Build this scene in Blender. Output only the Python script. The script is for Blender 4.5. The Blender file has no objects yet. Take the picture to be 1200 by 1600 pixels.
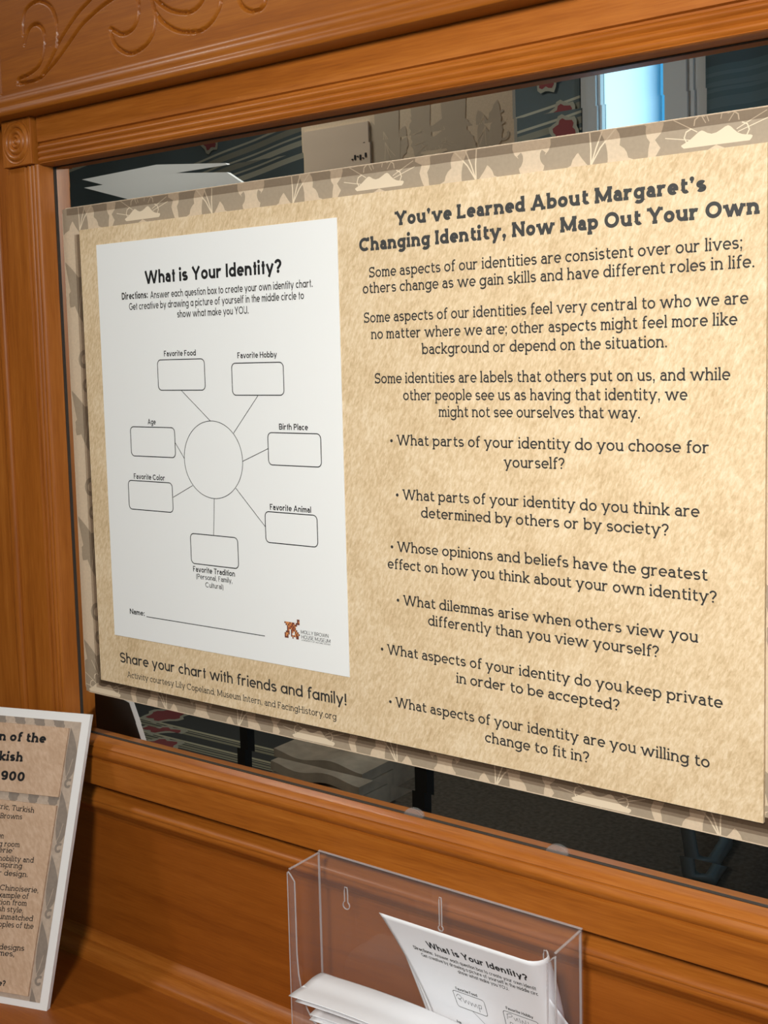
import bpy, math, random
from mathutils import Vector, Matrix

random.seed(7)
scene = bpy.context.scene
COL = scene.collection

# ------------------------------------------------------------------ camera
# metres; X runs along the overmantel, Y goes into the wall, Z is up.
cam_data = bpy.data.cameras.new('camera')
cam = bpy.data.objects.new('camera', cam_data)
COL.objects.link(cam)
CAM_RIGHT = Vector((0.80700690, 0.59003465, -0.02447400))
CAM_DOWN = Vector((0.03609436, -0.09064828, -0.99522866))
CAM_FWD = Vector((-0.58943792, 0.80227302, -0.09445072))
rot = Matrix((CAM_RIGHT, -CAM_DOWN, -CAM_FWD)).transposed().to_4x4()
cam.matrix_world = Matrix.Translation((1.09074115, -0.92165602, -0.13733089)) @ rot
cam_data.sensor_fit = 'VERTICAL'
cam_data.sensor_height = 36.0
cam_data.lens = 1821.879 / 1600 * 36.0
cam_data.shift_x = -4.699 / 1600
cam_data.shift_y = -71.199 / 1600
cam_data.clip_start = 0.01
scene.camera = cam

# ------------------------------------------------------------------ light and exposure
scene.view_settings.view_transform = 'Standard'
scene.view_settings.look = 'None'
scene.view_settings.gamma = 1.0
scene.view_settings.use_curve_mapping = False
scene.view_settings.exposure = 0.0

world = bpy.data.worlds.new('sky')
scene.world = world
world.use_nodes = True
world.node_tree.nodes['Background'].inputs['Color'].default_value = (0.10, 0.52, 1.0, 1)
world.node_tree.nodes['Background'].inputs['Strength'].default_value = 0.95


def area_light(name, loc, target, size, power, color, size_y=None, spread=180):
    d = bpy.data.lights.new(name, 'AREA')
    d.energy = power
    d.color = color
    d.spread = math.radians(spread)
    if size_y:
        d.shape = 'RECTANGLE'
        d.size = size
        d.size_y = size_y
    else:
        d.shape = 'DISK'
        d.size = size
    o = bpy.data.objects.new(name, d)
    o.location = loc
    o.rotation_euler = (Vector(target) - Vector(loc)).to_track_quat('-Z', 'Y').to_euler()
    COL.objects.link(o)
    return o


CEIL_Z = 1.45
FLOOR = -1.75
LAMPS = [  # position of the lit face, size, power, aim, spread; the first is an unseen low spotlight added for falloff
    ((1.06, -1.45, 0.34), 0.24, 11.3, (0.74, 0.0, -0.26), 105),
    ((1.75, -1.9, 1.41), 0.34, 4.0, (1.75, -1.9, 0.0), 180),
    ((-1.35, -1.25, 1.41), 0.34, 20.0, (-1.35, -1.25, 0.0), 180),  # unseen lamp added to brighten what the mirror reflects
]
for loc, ls, lp, aim, sprd in LAMPS:
    area_light('ceiling_lamp_bulb', loc, aim, ls, lp, (1.0, 0.955, 0.88), spread=sprd)
# daylight through the window in the right-hand wall and the one opposite
area_light('window_daylight', (3.0, -1.55, 0.25), (0.6, -0.3, -0.2), 1.5, 16.0, (0.93, 0.97, 1.0), 1.6)
area_light('opposite_window_daylight', (0.15, -4.3, 0.55), (-0.76, -3.2, 0.35), 1.1, 60.0, (0.80, 0.93, 1.0), 1.2)


# ------------------------------------------------------------------ materials
def new_mat(name):
    m = bpy.data.materials.new(name)
    m.use_nodes = True
    nt = m.node_tree
    b = nt.nodes['Principled BSDF']
    return m, nt, b


def plain(name, col, rough=0.6, metal=0.0, spec=0.5, noise=0.0, nscale=40):
    m, nt, b = new_mat(name)
    b.inputs['Base Color'].default_value = (*col, 1)
    b.inputs['Roughness'].default_value = rough
    b.inputs['Metallic'].default_value = metal
    b.inputs['Specular IOR Level'].default_value = spec
    if noise:
        tc = nt.nodes.new('ShaderNodeTexCoord')
        n = nt.nodes.new('ShaderNodeTexNoise')
        n.inputs['Scale'].default_value = nscale
        n.inputs['Detail'].default_value = 4
        r = nt.nodes.new('ShaderNodeValToRGB')
        r.color_ramp.elements[0].position = 0.3
        r.color_ramp.elements[1].position = 0.7
        r.color_ramp.elements[0].color = (*[c * (1 - noise) for c in col], 1)
        r.color_ramp.elements[1].color = (*[min(1, c * (1 + noise)) for c in col], 1)
        nt.links.new(tc.outputs['Object'], n.inputs['Vector'])
        nt.links.new(n.outputs['Fac'], r.inputs['Fac'])
        nt.links.new(r.outputs['Color'], b.inputs['Base Color'])
    return m


def wood(name, axis, dark, mid, light, rough=0.42):
    """varnished timber with the grain running along the given axis"""
    m, nt, b = new_mat(name)
    N, Lk = nt.nodes, nt.links
    tc = N.new('ShaderNodeTexCoord')
    mp = N.new('ShaderNodeMapping')
    sc = [46.0, 46.0, 46.0]
    sc['XYZ'.index(axis)] = 2.6
    mp.inputs['Scale'].default_value = sc
    Lk.new(tc.outputs['Object'], mp.inputs['Vector'])
    n1 = N.new('ShaderNodeTexNoise')
    n1.inputs['Scale'].default_value = 1.0
    n1.inputs['Detail'].default_value = 6
    n1.inputs['Roughness'].default_value = 0.62
    n1.inputs['Distortion'].default_value = 0.5
    Lk.new(mp.outputs['Vector'], n1.inputs['Vector'])
    mp2 = N.new('ShaderNodeMapping')
    sc2 = [620.0, 620.0, 620.0]
    sc2['XYZ'.index(axis)] = 30.0
    mp2.inputs['Scale'].default_value = sc2
    Lk.new(tc.outputs['Object'], mp2.inputs['Vector'])
    n2 = N.new('ShaderNodeTexNoise')
    n2.inputs['Scale'].default_value = 1.0
    n2.inputs['Detail'].default_value = 3
    Lk.new(mp2.outputs['Vector'], n2.inputs['Vector'])
    mix = N.new('ShaderNodeMix')
    mix.data_type = 'FLOAT'
    mix.inputs[0].default_value = 0.34
    Lk.new(n1.outputs['Fac'], mix.inputs[2])
    Lk.new(n2.outputs['Fac'], mix.inputs[3])
    r = N.new('ShaderNodeValToRGB')
    r.color_ramp.elements[0].position = 0.33
    r.color_ramp.elements[0].color = (*dark, 1)
    r.color_ramp.elements[1].position = 0.68
    r.color_ramp.elements[1].color = (*light, 1)
    e = r.color_ramp.elements.new(0.5)
    e.color = (*mid, 1)
    Lk.new(mix.outputs[0], r.inputs['Fac'])
    Lk.new(r.outputs['Color'], b.inputs['Base Color'])
    b.inputs['Roughness'].default_value = rough
    b.inputs['Specular IOR Level'].default_value = 0.32
    b.inputs['Coat Weight'].default_value = 0.07
    b.inputs['Coat Roughness'].default_value = 0.16
    bp = N.new('ShaderNodeBump')
    bp.inputs['Strength'].default_value = 0.06
    bp.inputs['Distance'].default_value = 0.001
    Lk.new(mix.outputs[0], bp.inputs['Height'])
    Lk.new(bp.outputs['Normal'], b.inputs['Normal'])
    return m


W_DARK, W_MID, W_LIGHT = (0.235, 0.062, 0.006), (0.33, 0.096, 0.010), (0.42, 0.138, 0.019)
WOOD_X = wood('varnished_wood_lengthwise', 'X', W_DARK, W_MID, W_LIGHT)
WOOD_Z = wood('varnished_wood_upright', 'Z', W_DARK, W_MID, W_LIGHT)
WOOD_PANEL = wood('varnished_wood_field', 'X', (0.215, 0.054, 0.005), (0.275, 0.074, 0.007), (0.33, 0.096, 0.011))
WOOD_FRIEZE = wood('varnished_wood_frieze', 'X', (0.215, 0.058, 0.004), (0.275, 0.078, 0.0055), (0.35, 0.112, 0.010))


def paper_mat(name, dark, mid, light, scale=(150, 150, 60), rotz=0.6, rough=0.75):
    """mottled fibrous parchment print"""
    m, nt, b = new_mat(name)
    N, Lk = nt.nodes, nt.links
    tc = N.new('ShaderNodeTexCoord')
    mp0 = N.new('ShaderNodeMapping')
    mp0.inputs['Rotation'].default_value = (0, rotz, 0)
    Lk.new(tc.outputs['Object'], mp0.inputs['Vector'])
    mp = N.new('ShaderNodeMapping')
    mp.inputs['Scale'].default_value = scale
    Lk.new(mp0.outputs['Vector'], mp.inputs['Vector'])
    n1 = N.new('ShaderNodeTexNoise')
    n1.inputs['Scale'].default_value = 1.0
    n1.inputs['Detail'].default_value = 5
    n1.inputs['Roughness'].default_value = 0.6
    n1.inputs['Distortion'].default_value = 0.4
    Lk.new(mp.outputs['Vector'], n1.inputs['Vector'])
    n2 = N.new('ShaderNodeTexNoise')
    n2.inputs['Scale'].default_value = 22
    n2.inputs['Detail'].default_value = 3
    Lk.new(tc.outputs['Object'], n2.inputs['Vector'])
    mix = N.new('ShaderNodeMix')
    mix.data_type = 'FLOAT'
    mix.inputs[0].default_value = 0.3
    Lk.new(n1.outputs['Fac'], mix.inputs[2])
    Lk.new(n2.outputs['Fac'], mix.inputs[3])
    r = N.new('ShaderNodeValToRGB')
    r.color_ramp.elements[0].position = 0.32
    r.color_ramp.elements[0].color = (*dark, 1)
    r.color_ramp.elements[1].position = 0.66
    r.color_ramp.elements[1].color = (*light, 1)
    e = r.color_ramp.elements.new(0.5)
    e.color = (*mid, 1)
    Lk.new(mix.outputs[0], r.inputs['Fac'])
    Lk.new(r.outputs['Color'], b.inputs['Base Color'])
    b.inputs['Roughness'].default_value = rough
    b.inputs['Specular IOR Level'].default_value = 0.25
    return m


PARCHMENT = paper_mat('tan_parchment_print', (0.50, 0.355, 0.195), (0.655, 0.50, 0.31), (0.76, 0.62, 0.43), scale=(400, 400, 165), rotz=-0.42)
SIGN_PAPER = paper_mat('brown_paper_print', (0.46, 0.300, 0.19), (0.54, 0.365, 0.245), (0.62, 0.44, 0.31), scale=(260, 260, 120))
BORDER_LIGHT = plain('wallpaper_beige_print', (0.60, 0.475, 0.335), 0.6, noise=0.06, nscale=300)
BORDER_DARK = plain('wallpaper_taupe_print', (0.335, 0.265, 0.185), 0.6, noise=0.05, nscale=300)
BORDER_LINE = plain('wallpaper_cream_print', (0.70, 0.58, 0.42), 0.6)
SIGN_LIGHT = plain('sign_wallpaper_beige_print', (0.46, 0.36, 0.28), 0.6, noise=0.10, nscale=200)
SIGN_DARK = plain('sign_wallpaper_grey_print', (0.25, 0.20, 0.16), 0.6, noise=0.10, nscale=200)
WHITE_SHEET = plain('white_paper', (0.80, 0.81, 0.80), 0.55, spec=0.3)
COPY_PAPER = plain('white_copy_paper', (0.80, 0.80, 0.82), 0.7, spec=0.2)
FOAM_WHITE = plain('white_foam_board', (0.78, 0.76, 0.74), 0.6)
INK = plain('charcoal_ink', (0.032, 0.030, 0.028), 0.6, spec=0.3)
INK_BLACK = plain('black_ink', (0.012, 0.012, 0.013), 0.55, spec=0.3)
PENCIL = plain('grey_pen_ink', (0.10, 0.10, 0.11), 0.6)
LOGO_ORANGE = plain('logo_orange_ink', (0.62, 0.25, 0.08), 0.6)
LOGO_BROWN = plain('logo_brown_ink', (0.16, 0.045, 0.025), 0.6)
LOGO_RED = plain('logo_rust_ink', (0.38, 0.10, 0.04), 0.6)
MIRROR = plain('silvered_mirror_glass', (0.80, 0.83, 0.82), 0.0, metal=1.0)


def acrylic(name, gloss_rough=0.03, haze=0.035, tint=(0.97, 0.97, 0.98)):
    m = bpy.data.materials.new(name)
    m.use_nodes = True
    nt = m.node_tree
    N, Lk = nt.nodes, nt.links
    N.clear()
    out = N.new('ShaderNodeOutputMaterial')
    tr = N.new('ShaderNodeBsdfTransparent')
    tr.inputs['Color'].default_value = (*tint, 1)
    df = N.new('ShaderNodeBsdfDiffuse')
    df.inputs['Color'].default_value = (0.82, 0.80, 0.80, 1)
    mx = N.new('ShaderNodeMixShader')
    mx.inputs['Fac'].default_value = haze
    Lk.new(tr.outputs[0], mx.inputs[1])
    Lk.new(df.outputs[0], mx.inputs[2])
    gl = N.new('ShaderNodeBsdfGlossy')
    gl.inputs['Roughness'].default_value = gloss_rough
    fr = N.new('ShaderNodeFresnel')
    fr.inputs['IOR'].default_value = 1.40
    ge = N.new('ShaderNodeNewGeometry')
    inv = N.new('ShaderNodeMath')
    inv.operation = 'SUBTRACT'
    inv.inputs[0].default_value = 1.0
    Lk.new(ge.outputs['Backfacing'], inv.inputs[1])
    fm = N.new('ShaderNodeMath')
    fm.operation = 'MULTIPLY'
    Lk.new(fr.outputs[0], fm.inputs[0])
    Lk.new(inv.outputs[0], fm.inputs[1])
    mx2 = N.new('ShaderNodeMixShader')
    Lk.new(fm.outputs[0], mx2.inputs['Fac'])
    Lk.new(mx.outputs[0], mx2.inputs[1])
    Lk.new(gl.outputs[0], mx2.inputs[2])
    Lk.new(mx2.outputs[0], out.inputs['Surface'])
    return m


ACRYLIC = acrylic('clear_acrylic')
ACRYLIC_EDGE = acrylic('clear_acrylic_edge', 0.1, 0.32, (0.80, 0.76, 0.76))
PANE_GLASS = acrylic('window_pane_glass', 0.0, 0.0, (0.97, 0.99, 0.99))


# ------------------------------------------------------------------ mesh helpers
class MB:
    """collects faces for one mesh object"""

    def __init__(self):
        self.v, self.f, self.mi = [], [], []

    def face(self, pts, mi=0):
        b = len(self.v)
        self.v += [tuple(p) for p in pts]
        self.f.append(tuple(range(b, b + len(pts))))
        self.mi.append(mi)

    def box(self, x0, x1, y0, y1, z0, z1, mi=0):
        b = len(self.v)
        self.v += [(x, y, z) for x in (x0, x1) for y in (y0, y1) for z in (z0, z1)]
        for q in ((0, 1, 3, 2), (4, 6, 7, 5), (0, 4, 5, 1), (2, 3, 7, 6), (0, 2, 6, 4), (1, 5, 7, 3)):
            self.f.append(tuple(b + i for i in q))
            self.mi.append(mi)

    def prism(self, prof, place, a0, a1, mi=0):
        """closed 2-D profile swept straight; place(p, q, a) -> 3-D point"""
        n = len(prof)
        b = len(self.v)
        for a in (a0, a1):
            self.v += [tuple(place(p, q, a)) for p, q in prof]
        for i in range(n):
            j = (i + 1) % n
            self.f.append((b + i, b + j, b + n + j, b + n + i))
            self.mi.append(mi)
        self.f.append(tuple(b + i for i in range(n)))
        self.f.append(tuple(b + n + i for i in reversed(range(n))))
        self.mi += [mi, mi]

    def tube(self, path, r, n=8, mi=0, closed=False):
        P = [Vector(p) for p in path]
        b = len(self.v)
        m = len(P)
        for i, p in enumerate(P):
            if closed:
                t = P[(i + 1) % m] - P[i - 1]
            else:
                t = P[min(i + 1, m - 1)] - P[max(i - 1, 0)]
            t.normalize()
            ref = Vector((0, 0, 1)) if abs(t.z) < 0.9 else Vector((1, 0, 0))
            u = t.cross(ref).normalized()
            w = t.cross(u)
            for k in range(n):
                a = 2 * math.pi * k / n
                self.v.append(tuple(p + r * (math.cos(a) * u + math.sin(a) * w)))
        for i in range(m if closed else m - 1):
            for k in range(n):
                k2 = (k + 1) % n
                i2 = (i + 1) % m
                self.f.append((b + i * n + k, b + i * n + k2, b + i2 * n + k2, b + i2 * n + k))
                self.mi.append(mi)
        if not closed:
            self.f.append(tuple(b + k for k in range(n)))
            self.f.append(tuple(b + (m - 1) * n + k for k in reversed(range(n))))
            self.mi += [mi, mi]

    def lathe(self, prof, centre, axis='Y', n=40, mi=0):
        """prof: list of (radius, offset along the axis)"""
        b = len(self.v)
        m = len(prof)
        cx, cy, cz = centre
        for r, o in prof:
            for k in range(n):
                a = 2 * math.pi * k / n
                c, s = r * math.cos(a), r * math.sin(a)
                self.v.append((cx + c, cy + o, cz + s) if axis == 'Y' else (cx + c, cy + s, cz + o))
        for i in range(m - 1):
            for k in range(n):
                k2 = (k + 1) % n
                self.f.append((b + i * n + k, b + i * n + k2, b + (i + 1) * n + k2, b + (i + 1) * n + k))
                self.mi.append(mi)
        self.f.append(tuple(b + k for k in range(n)))
        self.f.append(tuple(b + (m - 1) * n + k for k in reversed(range(n))))
        self.mi += [mi, mi]

    def grid(self, fn, nu, nv, thick=None, mi=0):
        """surface fn(u, v) with u, v in 0..1; thick = offset vector function for a second skin"""
        def skin(g):
            b = len(self.v)
            for j in range(nv + 1):
                for i in range(nu + 1):
                    self.v.append(tuple(g(i / nu, j / nv)))
            return b
        def quads(b, flip):
            for j in range(nv):
                for i in range(nu):
                    q = (b + j * (nu + 1) + i, b + j * (nu + 1) + i + 1, b + (j + 1) * (nu + 1) + i + 1, b + (j + 1) * (nu + 1) + i)
                    self.f.append(q[::-1] if flip else q)
                    self.mi.append(mi)
        b0 = skin(fn)
        quads(b0, False)
        if thick:
            b1 = skin(lambda u, v: Vector(fn(u, v)) + Vector(thick))
            quads(b1, True)
            ring = [j * (nu + 1) for j in range(nv + 1)]
            rim = ([i for i in range(nu + 1)], [nv * (nu + 1) + i for i in range(nu + 1)], ring, [k + nu for k in ring])
            for e in rim:
                for a, c in zip(e, e[1:]):
                    self.f.append((b0 + a, b0 + c, b1 + c, b1 + a))
                    self.mi.append(mi)

    def build(self, name, mats, parent=None, smooth=False, fix=True):
        me = bpy.data.meshes.new(name)
        me.from_pydata(self.v, [], self.f)
        if not isinstance(mats, (list, tuple)):
            mats = [mats]
        for m in mats:
            me.materials.append(m)
        me.polygons.foreach_set('material_index', self.mi)
        if fix:
            import bmesh
            bm = bmesh.new()
            bm.from_mesh(me)
            bmesh.ops.recalc_face_normals(bm, faces=bm.faces)
            bm.to_mesh(me)
            bm.free()
        if smooth:
            me.polygons.foreach_set('use_smooth', [True] * len(me.polygons))
            if smooth is not True:
                me.set_sharp_from_angle(angle=math.radians(smooth))
        me.update()
        o = bpy.data.objects.new(name, me)
        COL.objects.link(o)
        if parent:
            o.parent = parent
            o.matrix_parent_inverse = parent.matrix_basis.inverted()
        return o


def tag(o, label=None, cat=None, group=None, kind=None):
    if label:
        o['label'] = label
    if cat:
        o['category'] = cat
    if group:
        o['group'] = group
    if kind:
        o['kind'] = kind
    return o


def thing(name, loc, label, cat, group=None):
    o = bpy.data.objects.new(name, None)
    o.empty_display_size = 0.02
    o.location = loc
    COL.objects.link(o)
    return tag(o, label, cat, group)


def bevel(o, w=0.001, seg=2):
    m = o.modifiers.new('bevel', 'BEVEL')
    m.width = w
    m.segments = seg
    m.limit_method = 'ANGLE'
    m.angle_limit = math.radians(40)
    return o


# ------------------------------------------------------------------ stroke lettering
XH, CAP, ASC, DSC = 505.0, 700.0, 735.0, -210.0


def arc(cx, cy, rx, ry, a0, a1, n=14):
    return [(cx + rx * math.cos(math.radians(a0 + (a1 - a0) * i / n)), cy + ry * math.sin(math.radians(a0 + (a1 - a0) * i / n))) for i in range(n + 1)]


def glyph(ch, w, slab, one_a):
    """-> advance, strokes [(points, width)], outlines of one letter in 1/1000 em"""
    h = w / 2
    st = w * 0.86
    ov = (46 - 0.10 * (w - 76)) if slab else 0
    lsb = (22 if slab else 40) + ov
    S = []
    if ch == ' ':
        return 250, S

    def L(*pts, wd=w):
        S.append((list(pts), wd))

    def foot(x, y=0.0, l=None, r=None):
        if slab:
            l = ov if l is None else l
            r = ov if r is None else r
            yy = y + st / 2 if y < 300 else y - st / 2
            S.append(([(x - h - l, yy), (x + h + r, yy)], st))

    def stem(x, y0, y1, feet=(1, 1)):
        L((x, y0), (x, y1))
        if feet[0]:
            foot(x, y0)
        if feet[1]:
            foot(x, y1, None, 0)
    R = 252.0
    rx, ry = R - h, XH / 2 - h
    x1 = lsb + h
    if ch in 'nhmru':
        top = ASC if ch == 'h' else XH
        if ch == 'u':
            x2 = x1 + 330
            L((x1, XH), *arc((x1 + x2) / 2, h + 165, (x2 - x1) / 2, 165, 180, 360))
            L((x2, 0), (x2, XH))
            foot(x1, XH, None, 0)
            foot(x2, XH, None, 0)
            foot(x2, 0, 0, None)
            return x2 + h + lsb - 10, S
        stem(x1, 0, top)
        if ch == 'r':
            c = x1 + 185
            L(*arc(c, XH - h - 185, 185, 185, 180, 62, 10))
            return c + 150, S
        wd = 262 if ch == 'm' else 330
        for k in range(2 if ch == 'm' else 1):
            x2 = x1 + wd
            L(*arc((x1 + x2) / 2, XH - h - 165, (x2 - x1) / 2, 165, 180, 0), (x2, 0))
            foot(x2)
            x1 = x2
        return x2 + h + lsb, S
    if ch in 'bdpqogcea':
        if ch == 'a' and not one_a:
            x2 = lsb * 0.6 + 2 * 205 - h
            cx = (lsb * 0.6 + h + x2) / 2
            hw = x2 - cx
            L(*arc(cx, XH - h - 150, hw, 150, 152, 0), (x2, 0))
            foot(x2, 0, 0, None)
            t = 300.0
            L((x2, t), (cx + 20, t), *arc(cx + 10, (t + h) / 2, hw + 10, (t - h) / 2, 90, 270), (cx + 60, h + 4), (x2, 110))
            return x2 + h + lsb * 0.9, S
        cx = (lsb if ch in 'bp' else 30) + R
        if ch in 'bp':
            x1 = lsb + h
            cx = x1 + rx
        if ch == 'c':
            L(*arc(cx, XH / 2, rx, ry, 48, 312, 20))
            if slab:
                x = cx + rx * 0.68
                L((x + h * 0.2, XH - 10), (x + h * 0.2, XH - 165), wd=st)
            return cx + R * 0.9, S
        if ch == 'e':
            L(*arc(cx, XH / 2, rx, ry, 0, 316, 24))
            L((cx - rx, XH / 2), (cx + rx + h * 0.9, XH / 2), wd=w * 0.85)
            return cx + R + 14, S
        L(*arc(cx, XH / 2, rx, ry, 0, 360, 28))
        if ch == 'o':
            return cx + R + 30, S
        x2 = cx + rx
        if ch == 'b':
            L((x1, 0), (x1, ASC))
            foot(x1, ASC, None, 0)
            return cx + R + 30, S
        if ch == 'p':
            L((x1, DSC), (x1, XH))
            foot(x1, XH, None, 0)
            foot(x1, DSC)
            if slab:
                S[-1] = ([(x1 - h - ov, DSC + st / 2), (x1 + h + ov, DSC + st / 2)], st)
            return cx + R + 30, S
        if ch == 'd':
            L((x2, 0), (x2, ASC))
            foot(x2, ASC, None, 0)
            foot(x2, 0, 0, None)
        elif ch == 'q':
            L((x2, DSC), (x2, XH))
        elif ch == 'a':
            L((x2, 0), (x2, XH))
        elif ch == 'g':
            yb = -20.0
            L((x2, XH), (x2, yb), *arc(cx, yb, rx, yb - DSC - h, 0, -150, 14))
            if slab:
                S.append(([(x2 - 5, XH - st / 2), (x2 + h + ov, XH - st / 2)], st))
        return x2 + h + lsb, S
    if ch == 's':
        hx = 168.0 - h * 0.4
        r = (XH - w) / 4
        cx = 34 + hx + h
        L(*arc(cx, XH - h - r, hx, r, 28, 270, 16), *arc(cx, h + r, hx + 8, r, 90, -152, 16)[1:])
        return cx + hx + h + 34, S
    if ch in 'tf':
        x = 120 + h
        if ch == 't':
            if slab:
                L((x, XH + 130), (x, h + 110), *arc(x + 115, h + 110, 115, 110, 180, 318, 10))
                L((x - 100, XH - st / 2), (x + 190, XH - st / 2), wd=st)
                return x + 235, S
            L((x, XH + 150), (x, 0))
            L((x - 110, XH - h * .9), (x + 115, XH - h * .9), wd=st)
            return x + 150, S
        L((x, 0), (x, ASC - h - 130), *arc(x + 130, ASC - h - 130, 130, 130, 180, 58, 10))
        L((x - 100, XH - st / 2), (x + 160, XH - st / 2), wd=st)
        foot(x)
        return x + 205, S
    if ch in 'ilj':
        y1 = ASC if ch == 'l' else XH
        if ch == 'j':
            L((x1, XH), (x1, DSC + 100), *arc(x1 - 90, DSC + 100, 90, 90, 0, -90, 8))
            foot(x1, XH, None, 0)
        else:
            stem(x1, 0, y1)
        if ch != 'l':
            d = w * 0.62
            S.append((arc(x1, XH + 150, d / 2, d / 2, 0, 360, 12), d))
        return x1 + h + lsb, S
    if ch == 'k':
        stem(x1, 0, ASC)
        L((x1, 175), (x1 + 300, XH - st / 2))
        L((x1 + 95, 260), (x1 + 320, st / 2))
        foot(x1 + 295, XH)
        foot(x1 + 325, 0)
        return x1 + 325 + h + ov + 10, S
    if ch in 'vwyxz':
        x0 = 25 + ov * .7
        if ch == 'z':
            L((x0, XH - st / 2), (x0 + 360, XH - st / 2), wd=st)
            L((x0 + 340, XH - st), (x0 + 30, st))
            L((x0, st / 2), (x0 + 370, st / 2), wd=st)
            return x0 + 400, S
        if ch == 'x':
            L((x0 + 30, XH), (x0 + 380, 0))
            L((x0 + 370, XH), (x0 + 20, 0))
            for q in (x0 + 35, x0 + 370):
                foot(q, XH)
                foot(q, 0)
            return x0 + 400 + ov, S
        if ch == 'w':
            a = 185.0
            pts = [(x0 + h, XH), (x0 + h + a, 0), (x0 + h + 2 * a, XH), (x0 + h + 3 * a, 0), (x0 + h + 4 * a, XH)]
            for p, q in zip(pts, pts[1:]):
                L(p, q)
            foot(pts[0][0], XH)
            foot(pts[4][0], XH)
            return x0 + 4 * a + w + ov * .7 + 20, S
        a = 205.0
        c = x0 + h + a
        L((c - a, XH), (c, 0))
        foot(c - a, XH)
        foot(c + a, XH)
        if ch == 'v':
            L((c + a, XH), (c, 0))
        else:
            t = a / XH
            L((c + a, XH), (c + DSC * t * 1.0, DSC + st * .4))
            if slab:
                L((c + DSC * t - 75, DSC + st / 2), (c + DSC * t + 60, DSC + st / 2), wd=st)
        return c + a + h + ov * .7 + 20, S
    # capitals
    C = CAP
    mid = C / 2 + 10
    if ch in 'BDEFHIKLMNPRU':
        if ch == 'I':
            stem(x1, 0, C, (1, 0))
            foot(x1, C)
            return x1 + h + lsb, S
        L((x1, 0), (x1, C))
        foot(x1, 0)
        foot(x1, C)
        if ch in 'EFL':
            x2 = x1 + 380
            if ch != 'L':
                L((x1, C - st / 2), (x2, C - st / 2), wd=st)
                L((x1, mid), (x2 - 90, mid), wd=st)
                if slab:
                    L((x2 - st / 2, C), (x2 - st / 2, C - 170), wd=st)
            if ch != 'F':
                L((x1, st / 2), (x2 + 10, st / 2), wd=st)
                if slab:
                    L((x2 + 10 - st / 2, 0), (x2 + 10 - st / 2, 180), wd=st)
            elif slab:
                pass
            return x2 + 50, S
        if ch == 'D':
            x2 = x1 + 190
            L((x1, C - h), (x2, C - h), *arc(x2, C / 2, 265, C / 2 - h, 90, -90, 18), (x1, h))
            return x2 + 265 + h + 34, S
        if ch in 'PRB':
            x2 = x1 + 230
            yb = mid - 30
            L((x1, C - h), (x2, C - h), *arc(x2, (C - h + yb) / 2, 165, (C - h - yb) / 2, 90, -90, 14), (x1, yb))
            if ch == 'R':
                L((x2 - 20, yb), (x2 + 165, st / 2))
                foot(x2 + 165, 0, 10, None)
                return x2 + 165 + h + ov + 20, S
            if ch == 'B':
                L((x2, yb), *arc(x2 + 10, (h + yb) / 2, 180, (yb - h) / 2, 90, -90, 14), (x1, h))
                return x2 + 190 + h + 34, S
            return x2 + 165 + h + 30, S
        if ch == 'H':
            x2 = x1 + 470
            L((x2, 0), (x2, C))
            L((x1, mid), (x2, mid), wd=st)
            foot(x2, 0)
            foot(x2, C)
            return x2 + h + lsb, S
        if ch == 'N':
            x2 = x1 + 480
            L((x2, 0), (x2, C))
            L((x1, C - h * .6), (x2, h * .6))
            foot(x2, C)
            return x2 + h + lsb, S
        if ch == 'M':
            x2 = x1 + 620
            L((x2, 0), (x2, C))
            cx = (x1 + x2) / 2
            L((x1, C - h), (cx, 90))
            L((x2, C - h), (cx, 90))
            foot(x2, 0)
            foot(x2, C)
            return x2 + h + lsb, S
        if ch == 'U':
            S.clear()
            x2 = x1 + 430
            L((x1, C), (x1, 230), *arc((x1 + x2) / 2, 230, 215, 230 - h, 180, 360, 16), (x2, C))
            foot(x1, C)
            foot(x2, C)
            return x2 + h + lsb, S
        if ch == 'K':
            L((x1, 250), (x1 + 400, C))
            L((x1 + 120, 360), (x1 + 420, 0))
            return x1 + 470, S
    if ch in 'OCGQ':
        RR = 362.0
        cx = 34 + RR
        if ch in 'OQ':
            L(*arc(cx, C / 2, RR - h, C / 2 - h, 0, 360, 34))
            return cx + RR + 34, S
        L(*arc(cx, C / 2, RR - h, C / 2 - h, 45, 315 if ch == 'C' else 352, 26))
        if ch == 'G':
            L((cx + 40, C / 2 - 20), (cx + RR, C / 2 - 20), wd=st)
        elif slab:
            L((cx + RR * .66, C), (cx + RR * .66, C - 200), wd=st)
        return cx + RR * .92 + 20, S
    if ch == 'S':
        hx = 215.0 - h * .3
        r = (C - w) / 4
        cx = 40 + hx + h
        L(*arc(cx, C - h - r, hx, r, 24, 270, 18), *arc(cx, h + r, hx + 10, r, 90, -156, 18)[1:])
        if slab:
            L((cx + hx * .93, C), (cx + hx * .93, C - 190), wd=st)
            L((cx - hx, 0), (cx - hx, 190), wd=st)
        return cx + hx + h + 40, S
    if ch == 'T':
        cx = 40 + 275
        L((cx, 0), (cx, C))
        L((cx - 275, C - st / 2), (cx + 275, C - st / 2), wd=st)
        foot(cx, 0)
        if slab:
            for q in (-275 + st / 2, 275 - st / 2):
                L((cx + q, C), (cx + q, C - 185), wd=st)
        return cx + 275 + 30, S
    if ch == 'A':
        x0 = lsb
        a = 270.0
        cx = x0 + h + a
        L((cx - a, 0), (cx, C))
        L((cx + a, 0), (cx, C))
        L((cx - a * .64, 215), (cx + a * .64, 215), wd=st)
        foot(cx - a, 0)
        foot(cx + a, 0)
        if slab:
            L((cx - 120, C - st / 2), (cx + 20, C - st / 2), wd=st)
        return cx + a + h + lsb, S
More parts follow.
